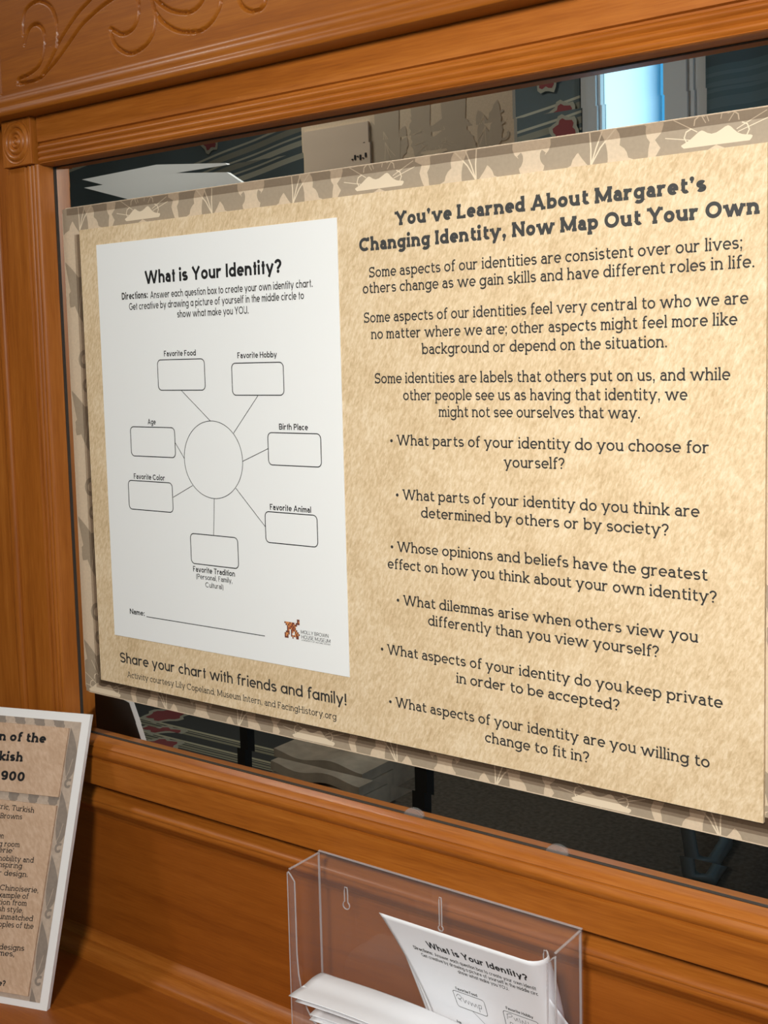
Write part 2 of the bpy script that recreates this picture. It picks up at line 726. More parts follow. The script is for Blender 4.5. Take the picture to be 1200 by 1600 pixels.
    if ch == 'W':
        x0 = 20 + ov * .7 + h
        a = 225.0
        pts = [(x0, C), (x0 + a, 0), (x0 + 2 * a, C), (x0 + 3 * a, 0), (x0 + 4 * a, C)]
        for p, q in zip(pts, pts[1:]):
            L(p, q)
        foot(pts[0][0], C)
        foot(pts[4][0], C)
        if slab:
            foot(pts[2][0], C)
        return x0 + 4 * a + h + ov * .7 + 20, S
    if ch in 'YV':
        x0 = 20 + ov * .7 + h
        a = 255.0
        cx = x0 + a
        if ch == 'Y':
            L((cx - a, C), (cx, 310))
            L((cx + a, C), (cx, 310))
            L((cx, 340), (cx, 0))
            foot(cx, 0)
        else:
            L((cx - a, C), (cx, 0))
            L((cx + a, C), (cx, 0))
        foot(cx - a, C)
        foot(cx + a, C)
        return cx + a + h + ov * .7 + 20, S
    if ch == '0':
        cx = 40 + 250
        L(*arc(cx, C / 2, 250 - h, C / 2 - h, 0, 360, 28))
        return cx + 290, S
    if ch == '9':
        cx = 40 + 240
        r = 240 - h
        L(*arc(cx, C - 245, r, 245 - h, 0, 360, 26))
        L((cx + r, C - 245), *arc(cx, 260, r, 260 - h, 0, -140, 14))
        return cx + 280, S
    if ch in '.,;:!’?':
        d = w * 0.62
        x = 50 + w * .6
        def dot(y):
            S.append((arc(x, y, d / 2, d / 2, 0, 360, 12), d))
        if ch == '?':
            r = 165.0
            x = 40 + r + h * .6
            L(*arc(x, C - h - r * .9, r, r * .9, 172, -40, 14), (x, 250), (x, 195))
            dot(d)
            return x + r + h + 30, S
        if ch in '.;:!,':
            dot(d)
        if ch in ';:':
            dot(XH - d)
        if ch in ',;':
            L((x + d * .55, d), (x - d * .3, -130), wd=d * .9)
        if ch == '!':
            L((x, 200), (x, C))
        if ch == '’':
            dot(C - d)
            L((x + d * .55, C - d), (x - d * .2, C - d - 175), wd=d * .9)
        return x + w * .6 + 60, S
    if ch in '()':
        k = 1 if ch == '(' else -1
        x = 70 + (130 if k == 1 else -20)
        L(*[(x - k * (130 * math.cos(t)) + (0 if k == 1 else 0), 270 + 480 * math.sin(t)) for t in [(-0.95 + 1.9 * i / 10) for i in range(11)]])
        return 220, S
    return 300, S


def stroke_faces(pts, wd):
    closed = len(pts) > 4 and math.dist(pts[0], pts[-1]) < 1e-4
    P = pts[:-1] if closed else pts
    n = len(P)
    lf, rt = [], []
    for i in range(n):
        a = P[i - 1] if (closed or i > 0) else None
        c = P[(i + 1) % n] if (closed or i < n - 1) else None
        b = P[i]
        d = []
        if a is not None:
            l = math.dist(a, b) or 1
            d.append(((b[0] - a[0]) / l, (b[1] - a[1]) / l))
        if c is not None:
            l = math.dist(b, c) or 1
            d.append(((c[0] - b[0]) / l, (c[1] - b[1]) / l))
        tx, ty = sum(q[0] for q in d), sum(q[1] for q in d)
        l = math.hypot(tx, ty) or 1
        tx, ty = tx / l, ty / l
        k = 1.0
        if len(d) == 2:
            k = 1 / max(0.55, tx * d[0][0] + ty * d[0][1])
        o = wd / 2 * k
        lf.append((b[0] - ty * o, b[1] + tx * o))
        rt.append((b[0] + ty * o, b[1] - tx * o))
    out = []
    for i in range(n if closed else n - 1):
        j = (i + 1) % n
        out.append((lf[i], rt[i], rt[j], lf[j]))
    return out


#        cap height, stroke, slab, single-storey a
STYLES = {
    'H': (0.0132, 168, True, False), 'B': (0.0103, 98, True, False), 'Q': (0.0103, 98, True, False),
    'S': (0.0073, 86, True, False), 'F': (0.0126, 104, False, True), 'T': (0.0145, 148, False, False),
    'D': (0.0081, 106, False, True), 'Db': (0.0081, 145, False, True), 'C': (0.0064, 124, False, False),
    'E': (0.0058, 92, False, False), 'L': (0.0039, 84, False, True), 'M': (0.0016, 80, False, True),
    'G': (0.0112, 160, True, False), 'b': (0.0063, 92, True, False), 'g': (0.0063, 140, True, False)}


def letter_line(mb, text, x0, z0, x1, z1, style, put, mi=0, scale=1.0, clip=None):
    """flat printed letters from (x0, z0) to (x1, z1); put(x, z) -> 3-D point"""
    cap, w, slab, one_a = STYLES[style]
    k = cap / CAP * scale
    pen = 0.0
    quads = []
    ns = 0
    for ch in text:
        adv, S = glyph(ch, w, slab, one_a)
        for pts, wd in S:
            ns += 1      # strokes lie a few thousandths of a millimetre over each other
            for q in stroke_faces(pts, wd):
                quads.append((0.000004 * (ns % 7), [(p[0] + pen, p[1]) for p in q]))
        pen += adv
    lo = min(p[0] for _, q in quads for p in q)
    hi = max(p[0] for _, q in quads for p in q)
    sx = (x1 - x0) / (hi - lo)
    if style == 'Q':   # bullet to the left of the line
        d = 0.0016
        cxb, czb = x0 - 0.0062, z0 + cap * 0.42
        mb.face([put(cxb + d * math.cos(a * math.pi / 6), czb + d * math.sin(a * math.pi / 6)) for a in range(12)], mi)
    for lift, q in quads:
        pp = [(x0 + (p[0] - lo) * sx, z0 + (z1 - z0) * (p[0] - lo) / (hi - lo) + p[1] * k) for p in q]
        if clip and max(p[0] for p in pp) > clip:
            continue
        pp = [put(*p) for p in pp]
        mb.face([(p[0], p[1] - lift, p[2]) for p in pp], mi)


BODY_TEXT=[  # this and the tables below: image pixels unprojected onto their planes
 ("You’ve Learned About Margaret’s",0.4307,-0.0144,0.7386,-0.0119,"H"),
 ("Changing Identity, Now Map Out Your Own",0.3871,-0.0358,0.7817,-0.0335,"H"),
 ("Some aspects of our identities are consistent over our lives;",0.3985,-0.0616,0.7679,-0.0594,"B"),
 ("others change as we gain skills and have different roles in life.",0.3901,-0.0767,0.7777,-0.0748,"B"),
 ("Some aspects of our identities feel very central to who we are",0.3907,-0.1053,0.773,-0.103,"B"),
 ("no matter where we are; other aspects might feel more like",0.3989,-0.1214,0.7643,-0.1193,"B"),
 ("background or depend on the situation.",0.4587,-0.1372,0.7051,-0.1359,"B"),
 ("Some identities are labels that others put on us, and while",0.4022,-0.1646,0.7587,-0.1634,"B"),
 ("other people see us as having that identity, we",0.4358,-0.181,0.7228,-0.1796,"B"),
 ("might not see ourselves that way.",0.4767,-0.1967,0.6808,-0.1952,"B"),
 ("What parts of your identity do you choose for",0.4268,-0.2251,0.7411,-0.2227,"Q"),
 ("yourself?",0.5471,-0.2423,0.6093,-0.2408,"B"),
 ("What parts of your identity do you think are",0.4322,-0.2784,0.7332,-0.2758,"Q"),
 ("determined by others or by society?",0.4538,-0.2943,0.7063,-0.2937,"B"),
 ("Whose opinions and beliefs have the greatest",0.4242,-0.3302,0.7404,-0.3286,"Q"),
 ("effect on how you think about your own identity?",0.4123,-0.3479,0.7478,-0.3465,"B"),
 ("What dilemmas arise when others view you",0.43,-0.3831,0.7321,-0.3819,"Q"),
 ("differently than you view yourself?",0.4594,-0.3997,0.6974,-0.3994,"B"),
 ("What aspects of your identity do you keep private",0.4089,-0.4348,0.7532,-0.4351,"Q"),
 ("in order to be accepted?",0.4908,-0.4522,0.6607,-0.4521,"B"),
 ("What aspects of your identity are you willing to",0.4176,-0.4876,0.7421,-0.4881,"Q"),
 ("change to fit in?",0.5221,-0.5051,0.631,-0.5048,"B"),
 ("Share your chart with friends and family!",0.0065,-0.4995,0.355,-0.4957,"F"),
 ("Activity courtesy Lily Copeland, Museum Intern, and FacingHistory.org",0.018,-0.516,0.3412,-0.5137,"S"),
]
CHART_TEXT=[
 ("What is Your Identity?",0.0801,-0.0492,0.2862,-0.0496,"T"),
 ("Directions:",0.0401,-0.0652,0.0838,-0.0656,"Db"),
 ("Answer each question box to create your own identity chart.",0.088,-0.0656,0.3271,-0.0668,"D"),
 ("Get creative by drawing a picture of yourself in the middle circle to",0.0517,-0.0767,0.3152,-0.0788,"D"),
 ("show what make you YOU.",0.1301,-0.0887,0.2379,-0.0899,"D"),
 ("Favorite Food",0.1062,-0.1318,0.1568,-0.1321,"C"),
 ("Favorite Hobby",0.2195,-0.1357,0.2758,-0.1367,"C"),
 ("Age",0.0746,-0.2093,0.0879,-0.2093,"C"),
 ("Birth Place",0.2755,-0.2117,0.3152,-0.212,"C"),
 ("Favorite Color",0.0468,-0.2738,0.099,-0.2732,"C"),
 ("Favorite Animal",0.2588,-0.2979,0.3159,-0.2975,"C"),
 ("Favorite Tradition",0.1389,-0.376,0.2038,-0.3744,"C"),
 ("(Personal, Family,",0.1436,-0.3836,0.1995,-0.3823,"E"),
 ("Cultural)",0.1575,-0.3918,0.1852,-0.3911,"E"),
 ("Name:",0.029,-0.4367,0.0547,-0.4357,"C"),
 ("MOLLY BROWN",0.2966,-0.428,0.3341,-0.4271,"L"),
 ("HOUSE MUSEUM",0.2973,-0.4332,0.3365,-0.4324,"L"),
 ("A PROPERTY OF HISTORIC DENVER",0.2972,-0.4357,0.3364,-0.4348,"M"),
]
CHART_BOXES=[
 (0.0949,-0.1701,0.1694,-0.1357),
 (0.2103,-0.1757,0.2841,-0.1413),
 (0.0444,-0.2465,0.1181,-0.2124),
 (0.2592,-0.2495,0.3317,-0.2152),
 (0.0365,-0.3096,0.1105,-0.2756),
 (0.2514,-0.3332,0.3236,-0.2999),
 (0.1367,-0.3659,0.2098,-0.3316),
]
CHART_SPOKES= [(0.1319, -0.1704, 0.1756, -0.2043), (0.2472, -0.1761, 0.2095, -0.2169), (0.1185, -0.2295, 0.1325, -0.2473), (0.2591, -0.2323, 0.2213, -0.2472), (0.1114, -0.292, 0.1437, -0.277), (0.2515, -0.3167, 0.21, -0.2769), (0.1735, -0.3313, 0.1766, -0.29)]
CHART_CIRCLE= (0.1768, -0.247, 0.0447, 0.043)
NAME_RULE= (0.0577, -0.4368, 0.2451, -0.4364)
SCROLLS=[
  [(-0.0645, 0.2327), (-0.0571, 0.2452), (-0.0484, 0.2511), (-0.0382, 0.2505), (-0.0295, 0.2428), (-0.0278, 0.2301), (-0.0318, 0.2158), (-0.04, 0.2047), (-0.057, 0.1987), (-0.0782, 0.1957), (-0.0807, 0.1909)] ,
  [(-0.0655, 0.2442), (-0.0653, 0.2567), (-0.0592, 0.2694), (-0.0484, 0.2748), (-0.0341, 0.2758), (-0.0185, 0.2691), (-0.0094, 0.2588), (-0.0047, 0.2432), (-0.0059, 0.2287), (-0.0088, 0.2169)] ,
  [(-0.0066, 0.2202), (0.0061, 0.2315), (0.0307, 0.2488), (0.0523, 0.2591), (0.0735, 0.2691)] ,
  [(-0.0766, 0.1903), (-0.0536, 0.1898), (-0.0362, 0.1916), (-0.0244, 0.1972), (-0.0077, 0.2057), (0.0171, 0.2222), (0.0374, 0.2356), (0.0568, 0.2439), (0.0721, 0.2493), (0.0851, 0.2527), (0.1089, 0.2585)] ,
  [(-0.0348, 0.1939), (-0.0218, 0.2043), (-0.0087, 0.2181)] ,
  [(0.1162, 0.2606), (0.1277, 0.2491), (0.1304, 0.2325), (0.124, 0.2198), (0.1131, 0.2148), (0.1006, 0.2152), (0.0849, 0.2234), (0.0861, 0.2149), (0.0909, 0.2059), (0.1012, 0.1978), (0.1133, 0.1927), (0.1257, 0.1929), (0.14, 0.1974), (0.1502, 0.2059), (0.1551, 0.2187), (0.1541, 0.2303), (0.1499, 0.2447)] ,
  [(0.15, 0.247), (0.1597, 0.2383), (0.1694, 0.2308), (0.1823, 0.2238), (0.2017, 0.2186), (0.2148, 0.2199), (0.2247, 0.2257), (0.2299, 0.2335)] ,
  [(0.1556, 0.2277), (0.1651, 0.2169), (0.1812, 0.2061), (0.1974, 0.2002), (0.2167, 0.1975), (0.2296, 0.1996), (0.241, 0.2062), (0.2494, 0.2166), (0.2506, 0.2272)] ,
  [(0.2742, 0.2226), (0.2754, 0.2159), (0.2811, 0.2084), (0.2913, 0.2033), (0.3031, 0.2032), (0.3092, 0.2073), (0.311, 0.2154)] ,
]
SIGN_TEXT=[
 ("n of the",-0.1219,0.299,-0.0545,0.3009,"G"),
 ("kish",-0.1172,0.2751,-0.0828,0.2764,"G"),
 ("900",-0.1101,0.2526,-0.0762,0.2533,"G"),
 ("tric, Turkish",-0.1064,0.2186,-0.0556,0.2182,"b"),
 ("Browns",-0.1021,0.2077,-0.0709,0.2092,"b"),
 ("en",-0.0998,0.1845,-0.0925,0.1848,"b"),
 ("g room",-0.098,0.1753,-0.0684,0.177,"b"),
 ("erie’",-0.0966,0.1683,-0.0755,0.1692,"b"),
 ("nobility and",-0.0948,0.1588,-0.0458,0.1614,"b"),
 ("nspiring",-0.0934,0.1517,-0.0605,0.1531,"b"),
 ("r design.",-0.0916,0.1422,-0.0509,0.1444,"b"),
 ("Chinoiserie,",-0.0866,0.1256,-0.0332,0.1285,"b"),
 ("xample of",-0.0867,0.1171,-0.045,0.1201,"b"),
 ("tion from",-0.0852,0.1091,-0.0462,0.112,"b"),
 ("sh style,",-0.0838,0.1016,-0.0499,0.1035,"b"),
 ("unmatched",-0.0821,0.093,-0.0347,0.096,"b"),
 ("oples of the",-0.0804,0.0844,-0.0324,0.0876,"b"),
 ("designs",-0.0747,0.0593,-0.0405,0.0619,"b"),
 ("mes,",-0.0743,0.0525,-0.0527,0.0539,"b"),
 ("e?",-0.0679,0.0195,-0.0586,0.0201,"g"),
]

# ------------------------------------------------------------------ the room
WALL_OCHRE = plain('painted_wall', (0.42, 0.36, 0.28), 0.8)
TEAL = plain('dark_teal_wall_cloth', (0.13, 0.165, 0.17), 0.8, noise=0.25, nscale=3)
CARPET = plain('dark_carpet', (0.13, 0.105, 0.080), 0.95, noise=0.3, nscale=60)
CEIL_M = plain('ceiling_paint', (0.72, 0.70, 0.66), 0.85)
TRIM_M = plain('painted_window_trim', (0.80, 0.80, 0.79), 0.4)


def structure(mb, name, m, **k):
    return tag(mb.build(name, m, **k), kind='structure')


RX0, RX1, RY1, RY0 = -4.6, 2.6, 0.05, -3.2
m = MB(); m.box(RX0, RX1, RY0, RY1, FLOOR - 0.1, FLOOR); structure(m, 'floor', CARPET)
m = MB(); m.box(RX0, RX1, RY0, RY1, CEIL_Z, CEIL_Z + 0.1); structure(m, 'ceiling', CEIL_M)
m = MB(); m.box(RX0 - 0.1, RX1 + 0.1, RY1, RY1 + 0.1, FLOOR, CEIL_Z); structure(m, 'wall_front', WALL_OCHRE)
m = MB(); m.box(RX0 - 0.1, RX0, RY0, RY1, FLOOR, CEIL_Z); structure(m, 'wall_left', TEAL)


def wall_with_hole(name, mt, axis, at, th, a0, a1, z0, z1, h0, h1, hz0, hz1):
    w = MB()
    for (p, q, r, s) in ((a0, h0, z0, z1), (h1, a1, z0, z1), (h0, h1, z0, hz0), (h0, h1, hz1, z1)):
        if axis == 'Y':
            w.box(p, q, at - th, at, r, s)
        else:
            w.box(at, at + th, p, q, r, s)
    structure(w, name, mt)


WX0, WX1, WZ0, WZ1 = -0.885, -0.637, -0.55, 1.16
wall_with_hole('wall_back', TEAL, 'Y', RY0, 0.12, RX0 - 0.1, RX1 + 0.1, FLOOR, CEIL_Z, WX0, WX1, WZ0, WZ1)
wall_with_hole('wall_right', WALL_OCHRE, 'X', RX1, 0.12, RY0, RY1, FLOOR, CEIL_Z, -2.3, -0.8, -0.65, 0.95)
# sash window opposite: stepped casing, sash, pane, roller shade that leaves a bright slit
w1 = MB()
w1.box(WX0, WX1, RY0 - 0.018, RY0 - 0.014, WZ0, WZ1)
window = structure(w1, 'window_1', PANE_GLASS)
w1 = MB()
w1.box(-0.966, WX0, RY0, RY0 + 0.028, WZ0 - 0.08, WZ1 + 0.08)
w1.box(-0.935, WX0 - 0.012, RY0 + 0.028, RY0 + 0.045, WZ0 - 0.05, WZ1 + 0.05)
w1.box(WX1, -0.476, RY0, RY0 + 0.028, WZ0 - 0.08, WZ1 + 0.08)
w1.box(WX1 + 0.012, -0.545, RY0 + 0.028, RY0 + 0.045, WZ0 - 0.05, WZ1 + 0.05)
w1.box(-0.532, -0.52, RY0 + 0.028, RY0 + 0.04, WZ0 - 0.05, WZ1 + 0.05)
w1.box(WX0, WX1, RY0, RY0 + 0.03, WZ1, WZ1 + 0.08)
w1.box(WX0 - 0.1, WX1 + 0.17, RY0, RY0 + 0.06, WZ0 - 0.12, WZ0 - 0.08)
w1.build('window_frame', TRIM_M, window)
SHADE_M = bpy.data.materials.new('translucent_shade_cloth')
SHADE_M.use_nodes = True
_n = SHADE_M.node_tree.nodes
_n.clear()
_o = _n.new('ShaderNodeOutputMaterial')
_t = _n.new('ShaderNodeBsdfTranslucent')
_t.inputs['Color'].default_value = (0.86, 0.95, 0.97, 1)
SHADE_M.node_tree.links.new(_t.outputs[0], _o.inputs['Surface'])
w1 = MB()
w1.box(WX0, -0.662, RY0 - 0.007, RY0 - 0.005, WZ0 + 0.2, WZ1)
w1.build('roller_shade', SHADE_M, window)
w2 = MB(); w2.box(RX1 + 0.05, RX1 + 0.056, -2.3, -0.8, -0.65, 0.95)
win2 = structure(w2, 'window_2', PANE_GLASS)
w2 = MB()
for a, b in ((-2.38, -2.30), (-0.80, -0.72), (-1.58, -1.52)):
    w2.box(RX1 - 0.025, RX1, a, b, -0.73, 1.03)
w2.box(RX1 - 0.025, RX1, -2.38, -0.72, 0.95, 1.03)
w2.box(RX1 - 0.045, RX1, -2.38, -0.72, -0.73, -0.65)
w2.build('window_frame', TRIM_M, win2)

LAMP_TRIM = plain('white_enamel', (0.75, 0.74, 0.71), 0.4)
LAMP_LABELS = ['white spotlight hanging on a long rod facing the display board', 'round ceiling lamp above the right-hand side of the room', 'round ceiling lamp above the striped wall cloth']
for (loc, ls, lp, aim, sprd), lab in zip(LAMPS, LAMP_LABELS):
    lx, ly, lz = loc[0], loc[1], loc[2] + 0.008
    t = thing('ceiling_lamp', (lx, ly, CEIL_Z), lab, 'ceiling lamp', 'ceiling lamps')
    mb = MB()
    r = ls / 2
    if CEIL_Z - lz > 0.1:
        ax = (Vector(aim) - Vector(loc)).normalized()
        p0, p1 = Vector(loc) - ax * 0.006, Vector(loc) - ax * 0.14
        mb.tube([p0, p1], r + 0.012, 24)
        mb.build('spot_housing', LAMP_TRIM, t, smooth=40)
        mb = MB()
        mb.tube([p1, (p1.x, p1.y, CEIL_Z)], 0.009, 10)
        mb.build('drop_rod', LAMP_TRIM, t, smooth=40)
    else:
        mb.lathe([(r + 0.03, 0), (r + 0.03, lz - CEIL_Z), (r + 0.01, lz - CEIL_Z - 0.02), (r + 0.005, lz - CEIL_Z)], (lx, ly, CEIL_Z), axis='Z', n=32)
        mb.build('lamp_housing', LAMP_TRIM, t, smooth=30)


# ------------------------------------------------------------------ mantelpiece and overmantel
SHELF = -0.885
OX0, OX1, OZ0, OZ1 = -0.0790, 0.8350, -0.5993, 0.0998     # mirror opening
FRONT = -0.018

mantel = thing('mantelpiece', (0.35, -0.14, FLOOR), 'varnished brown wooden mantelpiece whose shelf runs below the mirror frame', 'mantelpiece')
m = MB(); m.box(-0.9, 1.6, -0.30, 0.049, SHELF - 0.04, SHELF)
bevel(m.build('shelf', WOOD_PANEL, mantel), 0.006, 3)
m = MB()
m.box(-0.8, -0.45, -0.24, 0.049, FLOOR, SHELF - 0.04)
m.box(1.15, 1.5, -0.24, 0.049, FLOOR, SHELF - 0.04)
m.box(-0.45, 1.15, -0.22, 0.049, -1.15, SHELF - 0.04)
m.build('surround', WOOD_Z, mantel)

om = thing('overmantel', (0.378, 0.02, SHELF), 'carved orange-brown wooden frame with scrollwork around a wide wall mirror', 'overmantel mirror')


def casing_profile(width):
    """(t, y): t runs from the opening outwards; three reeds, a groove, a flat band"""
    P = [(0.0, 0.045), (0.0, -0.0150), (0.0012, -0.0172)]
    for k in range(3):
        a, b = 0.002 + k * 0.0069, 0.002 + (k + 1) * 0.0069
        for i in range(7):
            u = i / 6
            P.append((a + (b - a) * u, -0.0166 - 0.0021 * math.sin(math.pi * u)))
    P += [(0.0232, -0.0150), (0.0252, -0.0150), (0.0264, FRONT), (width - 0.0012, FRONT), (width, FRONT + 0.0012), (width, 0.045)]
    return P


m = MB()
m.prism(casing_profile(0.0567), lambda p, q, a: (a, q, OZ1 + p), OX0 + 0.0005, OX1 - 0.0005)
m.build('top_rail', WOOD_X, om, smooth=32)
m = MB()
m.prism(casing_profile(0.0567), lambda p, q, a: (OX0 - p, q, a), OZ0 - 0.055, OZ1 + 0.0008)
m.build('side_casing', WOOD_Z, om, smooth=32)
m = MB()
m.prism(casing_profile(0.0567), lambda p, q, a: (OX1 + p, q, a), OZ0 - 0.055, OZ1 + 0.0008)
m.build('side_casing', WOOD_Z, om, smooth=32)
# turned corner blocks
for cx in (OX0 - 0.0310, OX1 + 0.0310):
    cz = OZ1 + 0.0297
    m = MB(); m.box(cx - 0.0275, cx + 0.0275, -0.0245, 0.045, OZ1 + 0.0012, OZ1 + 0.0565)
    blk = bevel(m.build('corner_block', WOOD_Z, om), 0.0009)
    m = MB()
    rings = [(0.0262, 0.0006), (0.0258, 0.0000), (0.0246, 0.0002), (0.0236, 0.0012), (0.0226, -0.0004), (0.0208, -0.0019), (0.0186, -0.0019), (0.0168, -0.0004), (0.0160, 0.0009), (0.0150, -0.0004), (0.0135, -0.0020),
             (0.0113, -0.0022), (0.0096, -0.0006), (0.0088, 0.0009), (0.0078, -0.0004), (0.0062, -0.0016), (0.0046, -0.0006), (0.0036, 0.0006), (0.0022, -0.0010), (0.0006, -0.0018)]
    m.lathe([(r, o - 0.0003) for r, o in rings], (cx, -0.0247, cz), n=56)
    m.build('turned_rosette', WOOD_Z, blk, smooth=60)

# sill rail under the mirror
P = [(0.0, 0.045), (0.0, -0.0085), (-0.0014, -0.0118), (-0.0042, -0.0150), (-0.0058, -0.0166), (-0.0066, -0.0152), (-0.0074, -0.0152)]
for i in range(9):
    u = i / 8
    P.append((-0.0080 - 0.0122 * u, -0.0166 - 0.0026 * math.sin(math.pi * u)))
P += [(-0.0206, -0.0150), (-0.0214, -0.0150), (-0.0222, FRONT), (-0.0540, FRONT), (-0.0549, FRONT + 0.001), (-0.0549, 0.045)]
m = MB()
m.prism(P, lambda p, q, a: (a, q, OZ0 + p), OX0 - 0.0567, OX1 + 0.0567)
m.build('sill_rail', WOOD_X, om, smooth=32)

# raised panel under the sill
Z1 = OZ0 - 0.0549
P = [(Z1, 0.045), (Z1, 0.006), (-0.668, 0.006), (-0.6705, 0.003)]
for i in range(9):
    u = i / 8
    P.append((-0.6712 - 0.0085 * u, 0.0018 - 0.0105 * math.sin(u * math.pi / 2)))
P += [(-0.6808, -0.0085), (-0.6815, -0.0060), (-0.6850, -0.0075), (-0.6885, -0.0070), (-0.6915, -0.0045), (-0.6950, -0.0005), (-0.6985, 0.0010), (-0.7005, 0.0040), (-0.7035, 0.0050), (-0.7065, 0.0066), (-0.7068, 0.045)]
m = MB(); m.prism(P, lambda p, q, a: (a, q, p), OX0 - 0.0567, OX1 + 0.0567)
m.build('panel_moulding', WOOD_X, om, smooth=40)
m = MB(); m.box(OX0 - 0.0567, OX1 + 0.0567, 0.0062, 0.045, SHELF, -0.7060)
m.build('panel_field', WOOD_PANEL, om)
P = [(-0.8620, 0.0070), (-0.8640, 0.0035), (-0.8690, -0.0020), (-0.8716, -0.0035), (-0.8722, -0.0075)]
for i in range(7):
    u = i / 6
    P.append((-0.8722 - 0.0090 * u, -0.0085 - 0.0150 * math.sin(u * math.pi / 2)))
P += [(SHELF, -0.0240), (SHELF, 0.0070)]
m = MB(); m.prism(P, lambda p, q, a: (a, q, p), OX0 - 0.0567, OX1 + 0.0567)
m.build('base_moulding', WOOD_X, om, smooth=40)
# plain panels beyond the casings, each with a bead
for s, xa in ((-1, OX0 - 0.0567), (1, OX1 + 0.0567)):
    m = MB()
    xb = xa + s * 0.30
    m.box(min(xa, xb), max(xa, xb), -0.0040, 0.045, SHELF, OZ1 + 0.0565)
    pn = m.build('side_panel', WOOD_Z, om)
    m = MB()
    bx = xa + s * 0.0462
    pr = [(0.0065 * math.cos(math.radians(a)), -0.004 - 0.0055 * math.sin(math.radians(a))) for a in range(0, 181, 20)]
    m.prism(pr, lambda p, q, a: (bx + p, q, a), SHELF, OZ1 + 0.0565)
    m.build('bead', WOOD_Z, pn, smooth=50)

# carved frieze
from bisect import bisect_left


def seg_dist(px, pz, a, b):
    dx, dz = b[0] - a[0], b[1] - a[1]
    L2 = dx * dx + dz * dz
    t = max(0.0, min(1.0, ((px - a[0]) * dx + (pz - a[1]) * dz) / L2)) if L2 else 0.0
    return math.hypot(px - a[0] - t * dx, pz - a[1] - t * dz)


def smooth_poly(P, n=5):
    out = []
    for i in range(len(P) - 1):
        p0, p1, p2, p3 = P[max(i - 1, 0)], P[i], P[i + 1], P[min(i + 2, len(P) - 1)]
        for k in range(n):
            t = k / n
            out.append(tuple(0.5 * (2 * p1[c] + (p2[c] - p0[c]) * t + (2 * p0[c] - 5 * p1[c] + 4 * p2[c] - p3[c]) * t * t + (3 * p1[c] - p0[c] - 3 * p2[c] + p3[c]) * t ** 3) for c in (0, 1)))
    out.append(P[-1])
    return out


xs = [-0.436, -0.2, -0.135] + [-0.130 + 0.0011 * i for i in range(414)] + [0.35, 0.5, 0.7, 0.892, 1.19]
zs = [0.1563, 0.1570, 0.1630, 0.1650, 0.1680, 0.1700, 0.1755, 0.1770, 0.1790, 0.1810] + [0.1820 + 0.0011 * i for i in range(105)] + [0.31, 0.36]
ybase = {0.1563: -0.0432, 0.1570: -0.0440, 0.1630: -0.0440, 0.1650: -0.0424, 0.1680: -0.0418, 0.1700: -0.0424, 0.1755: -0.0424, 0.1770: -0.0412, 0.1790: -0.0402, 0.1810: -0.0398}
depth = [[0.0] * len(xs) for _ in zs]
GW, GD = 0.0021, 0.0040
cuts = [smooth_poly(s) for s in SCROLLS] + [[(-0.1125, 0.30), (-0.1125, 0.184)]]
for pl in cuts:
    for a, b in zip(pl, pl[1:]):
        i0 = bisect_left(xs, min(a[0], b[0]) - GW); i1 = bisect_left(xs, max(a[0], b[0]) + GW)
        j0 = bisect_left(zs, min(a[1], b[1]) - GW); j1 = bisect_left(zs, max(a[1], b[1]) + GW)
        for j in range(max(j0, 10), min(j1, len(zs))):
            for i in range(i0, min(i1, len(xs))):
                d = seg_dist(xs[i], zs[j], a, b)
                if d < GW:
                    depth[j][i] = max(depth[j][i], GD * (1 - (d / GW)))
m = MB()
for j, z in enumerate(zs):
    for i, x in enumerate(xs):
        m.v.append((x, ybase.get(z, -0.0398) + depth[j][i], z))
nx = len(xs)
for j in range(len(zs) - 1):
    for i in range(nx - 1):
        m.f.append((j * nx + i, j * nx + i + 1, (j + 1) * nx + i + 1, (j + 1) * nx + i)); m.mi.append(0)
b0 = len(m.v)
m.v += [(xs[0], 0.045, zs[0]), (xs[-1], 0.045, zs[0]), (xs[-1], 0.045, zs[-1]), (xs[0], 0.045, zs[-1])]
nb = (len(zs) - 1) * nx
m.f += [tuple(list(range(nx)) + [b0 + 1, b0]), tuple([nb + i for i in range(nx)] + [b0 + 2, b0 + 3]),
        tuple([j * nx for j in range(len(zs))] + [b0 + 3, b0]), tuple([j * nx + nx - 1 for j in range(len(zs))] + [b0 + 2, b0 + 1]), (b0, b0 + 1, b0 + 2, b0 + 3)]
m.mi += [0] * 5
m.build('carved_frieze', WOOD_FRIEZE, om, smooth=50)
m = MB(); m.box(-0.47, 1.22, -0.075, 0.049, 0.36, 0.40)
m.build('cornice', WOOD_X, om)

# mirror with a ground bevel
MY, BW, BD = 0.0060, 0.0300, 0.00028
m = MB()
o = [(OX0 - 0.004, OZ0 - 0.004), (OX1 + 0.004, OZ0 - 0.004), (OX1 + 0.004, OZ1 + 0.004), (OX0 - 0.004, OZ1 + 0.004)]
n_ = [(OX0 + BW, OZ0 + BW - 0.004), (OX1 - BW, OZ0 + BW - 0.004), (OX1 - BW, OZ1 - BW), (OX0 + BW, OZ1 - BW)]
m.face([(x, MY, z) for x, z in n_])
for k in range(4):
    a, b = k, (k + 1) % 4
    m.face([(o[a][0], MY - BD, o[a][1]), (o[b][0], MY - BD, o[b][1]), (n_[b][0], MY, n_[b][1]), (n_[a][0], MY, n_[a][1])])
    m.face([(o[a][0], MY - BD, o[a][1]), (o[b][0], MY - BD, o[b][1]), (o[b][0], 0.012, o[b][1]), (o[a][0], 0.012, o[a][1])])
m.face([(x, 0.012, z) for x, z in o])
m.build('bevelled_mirror', MIRROR, om)

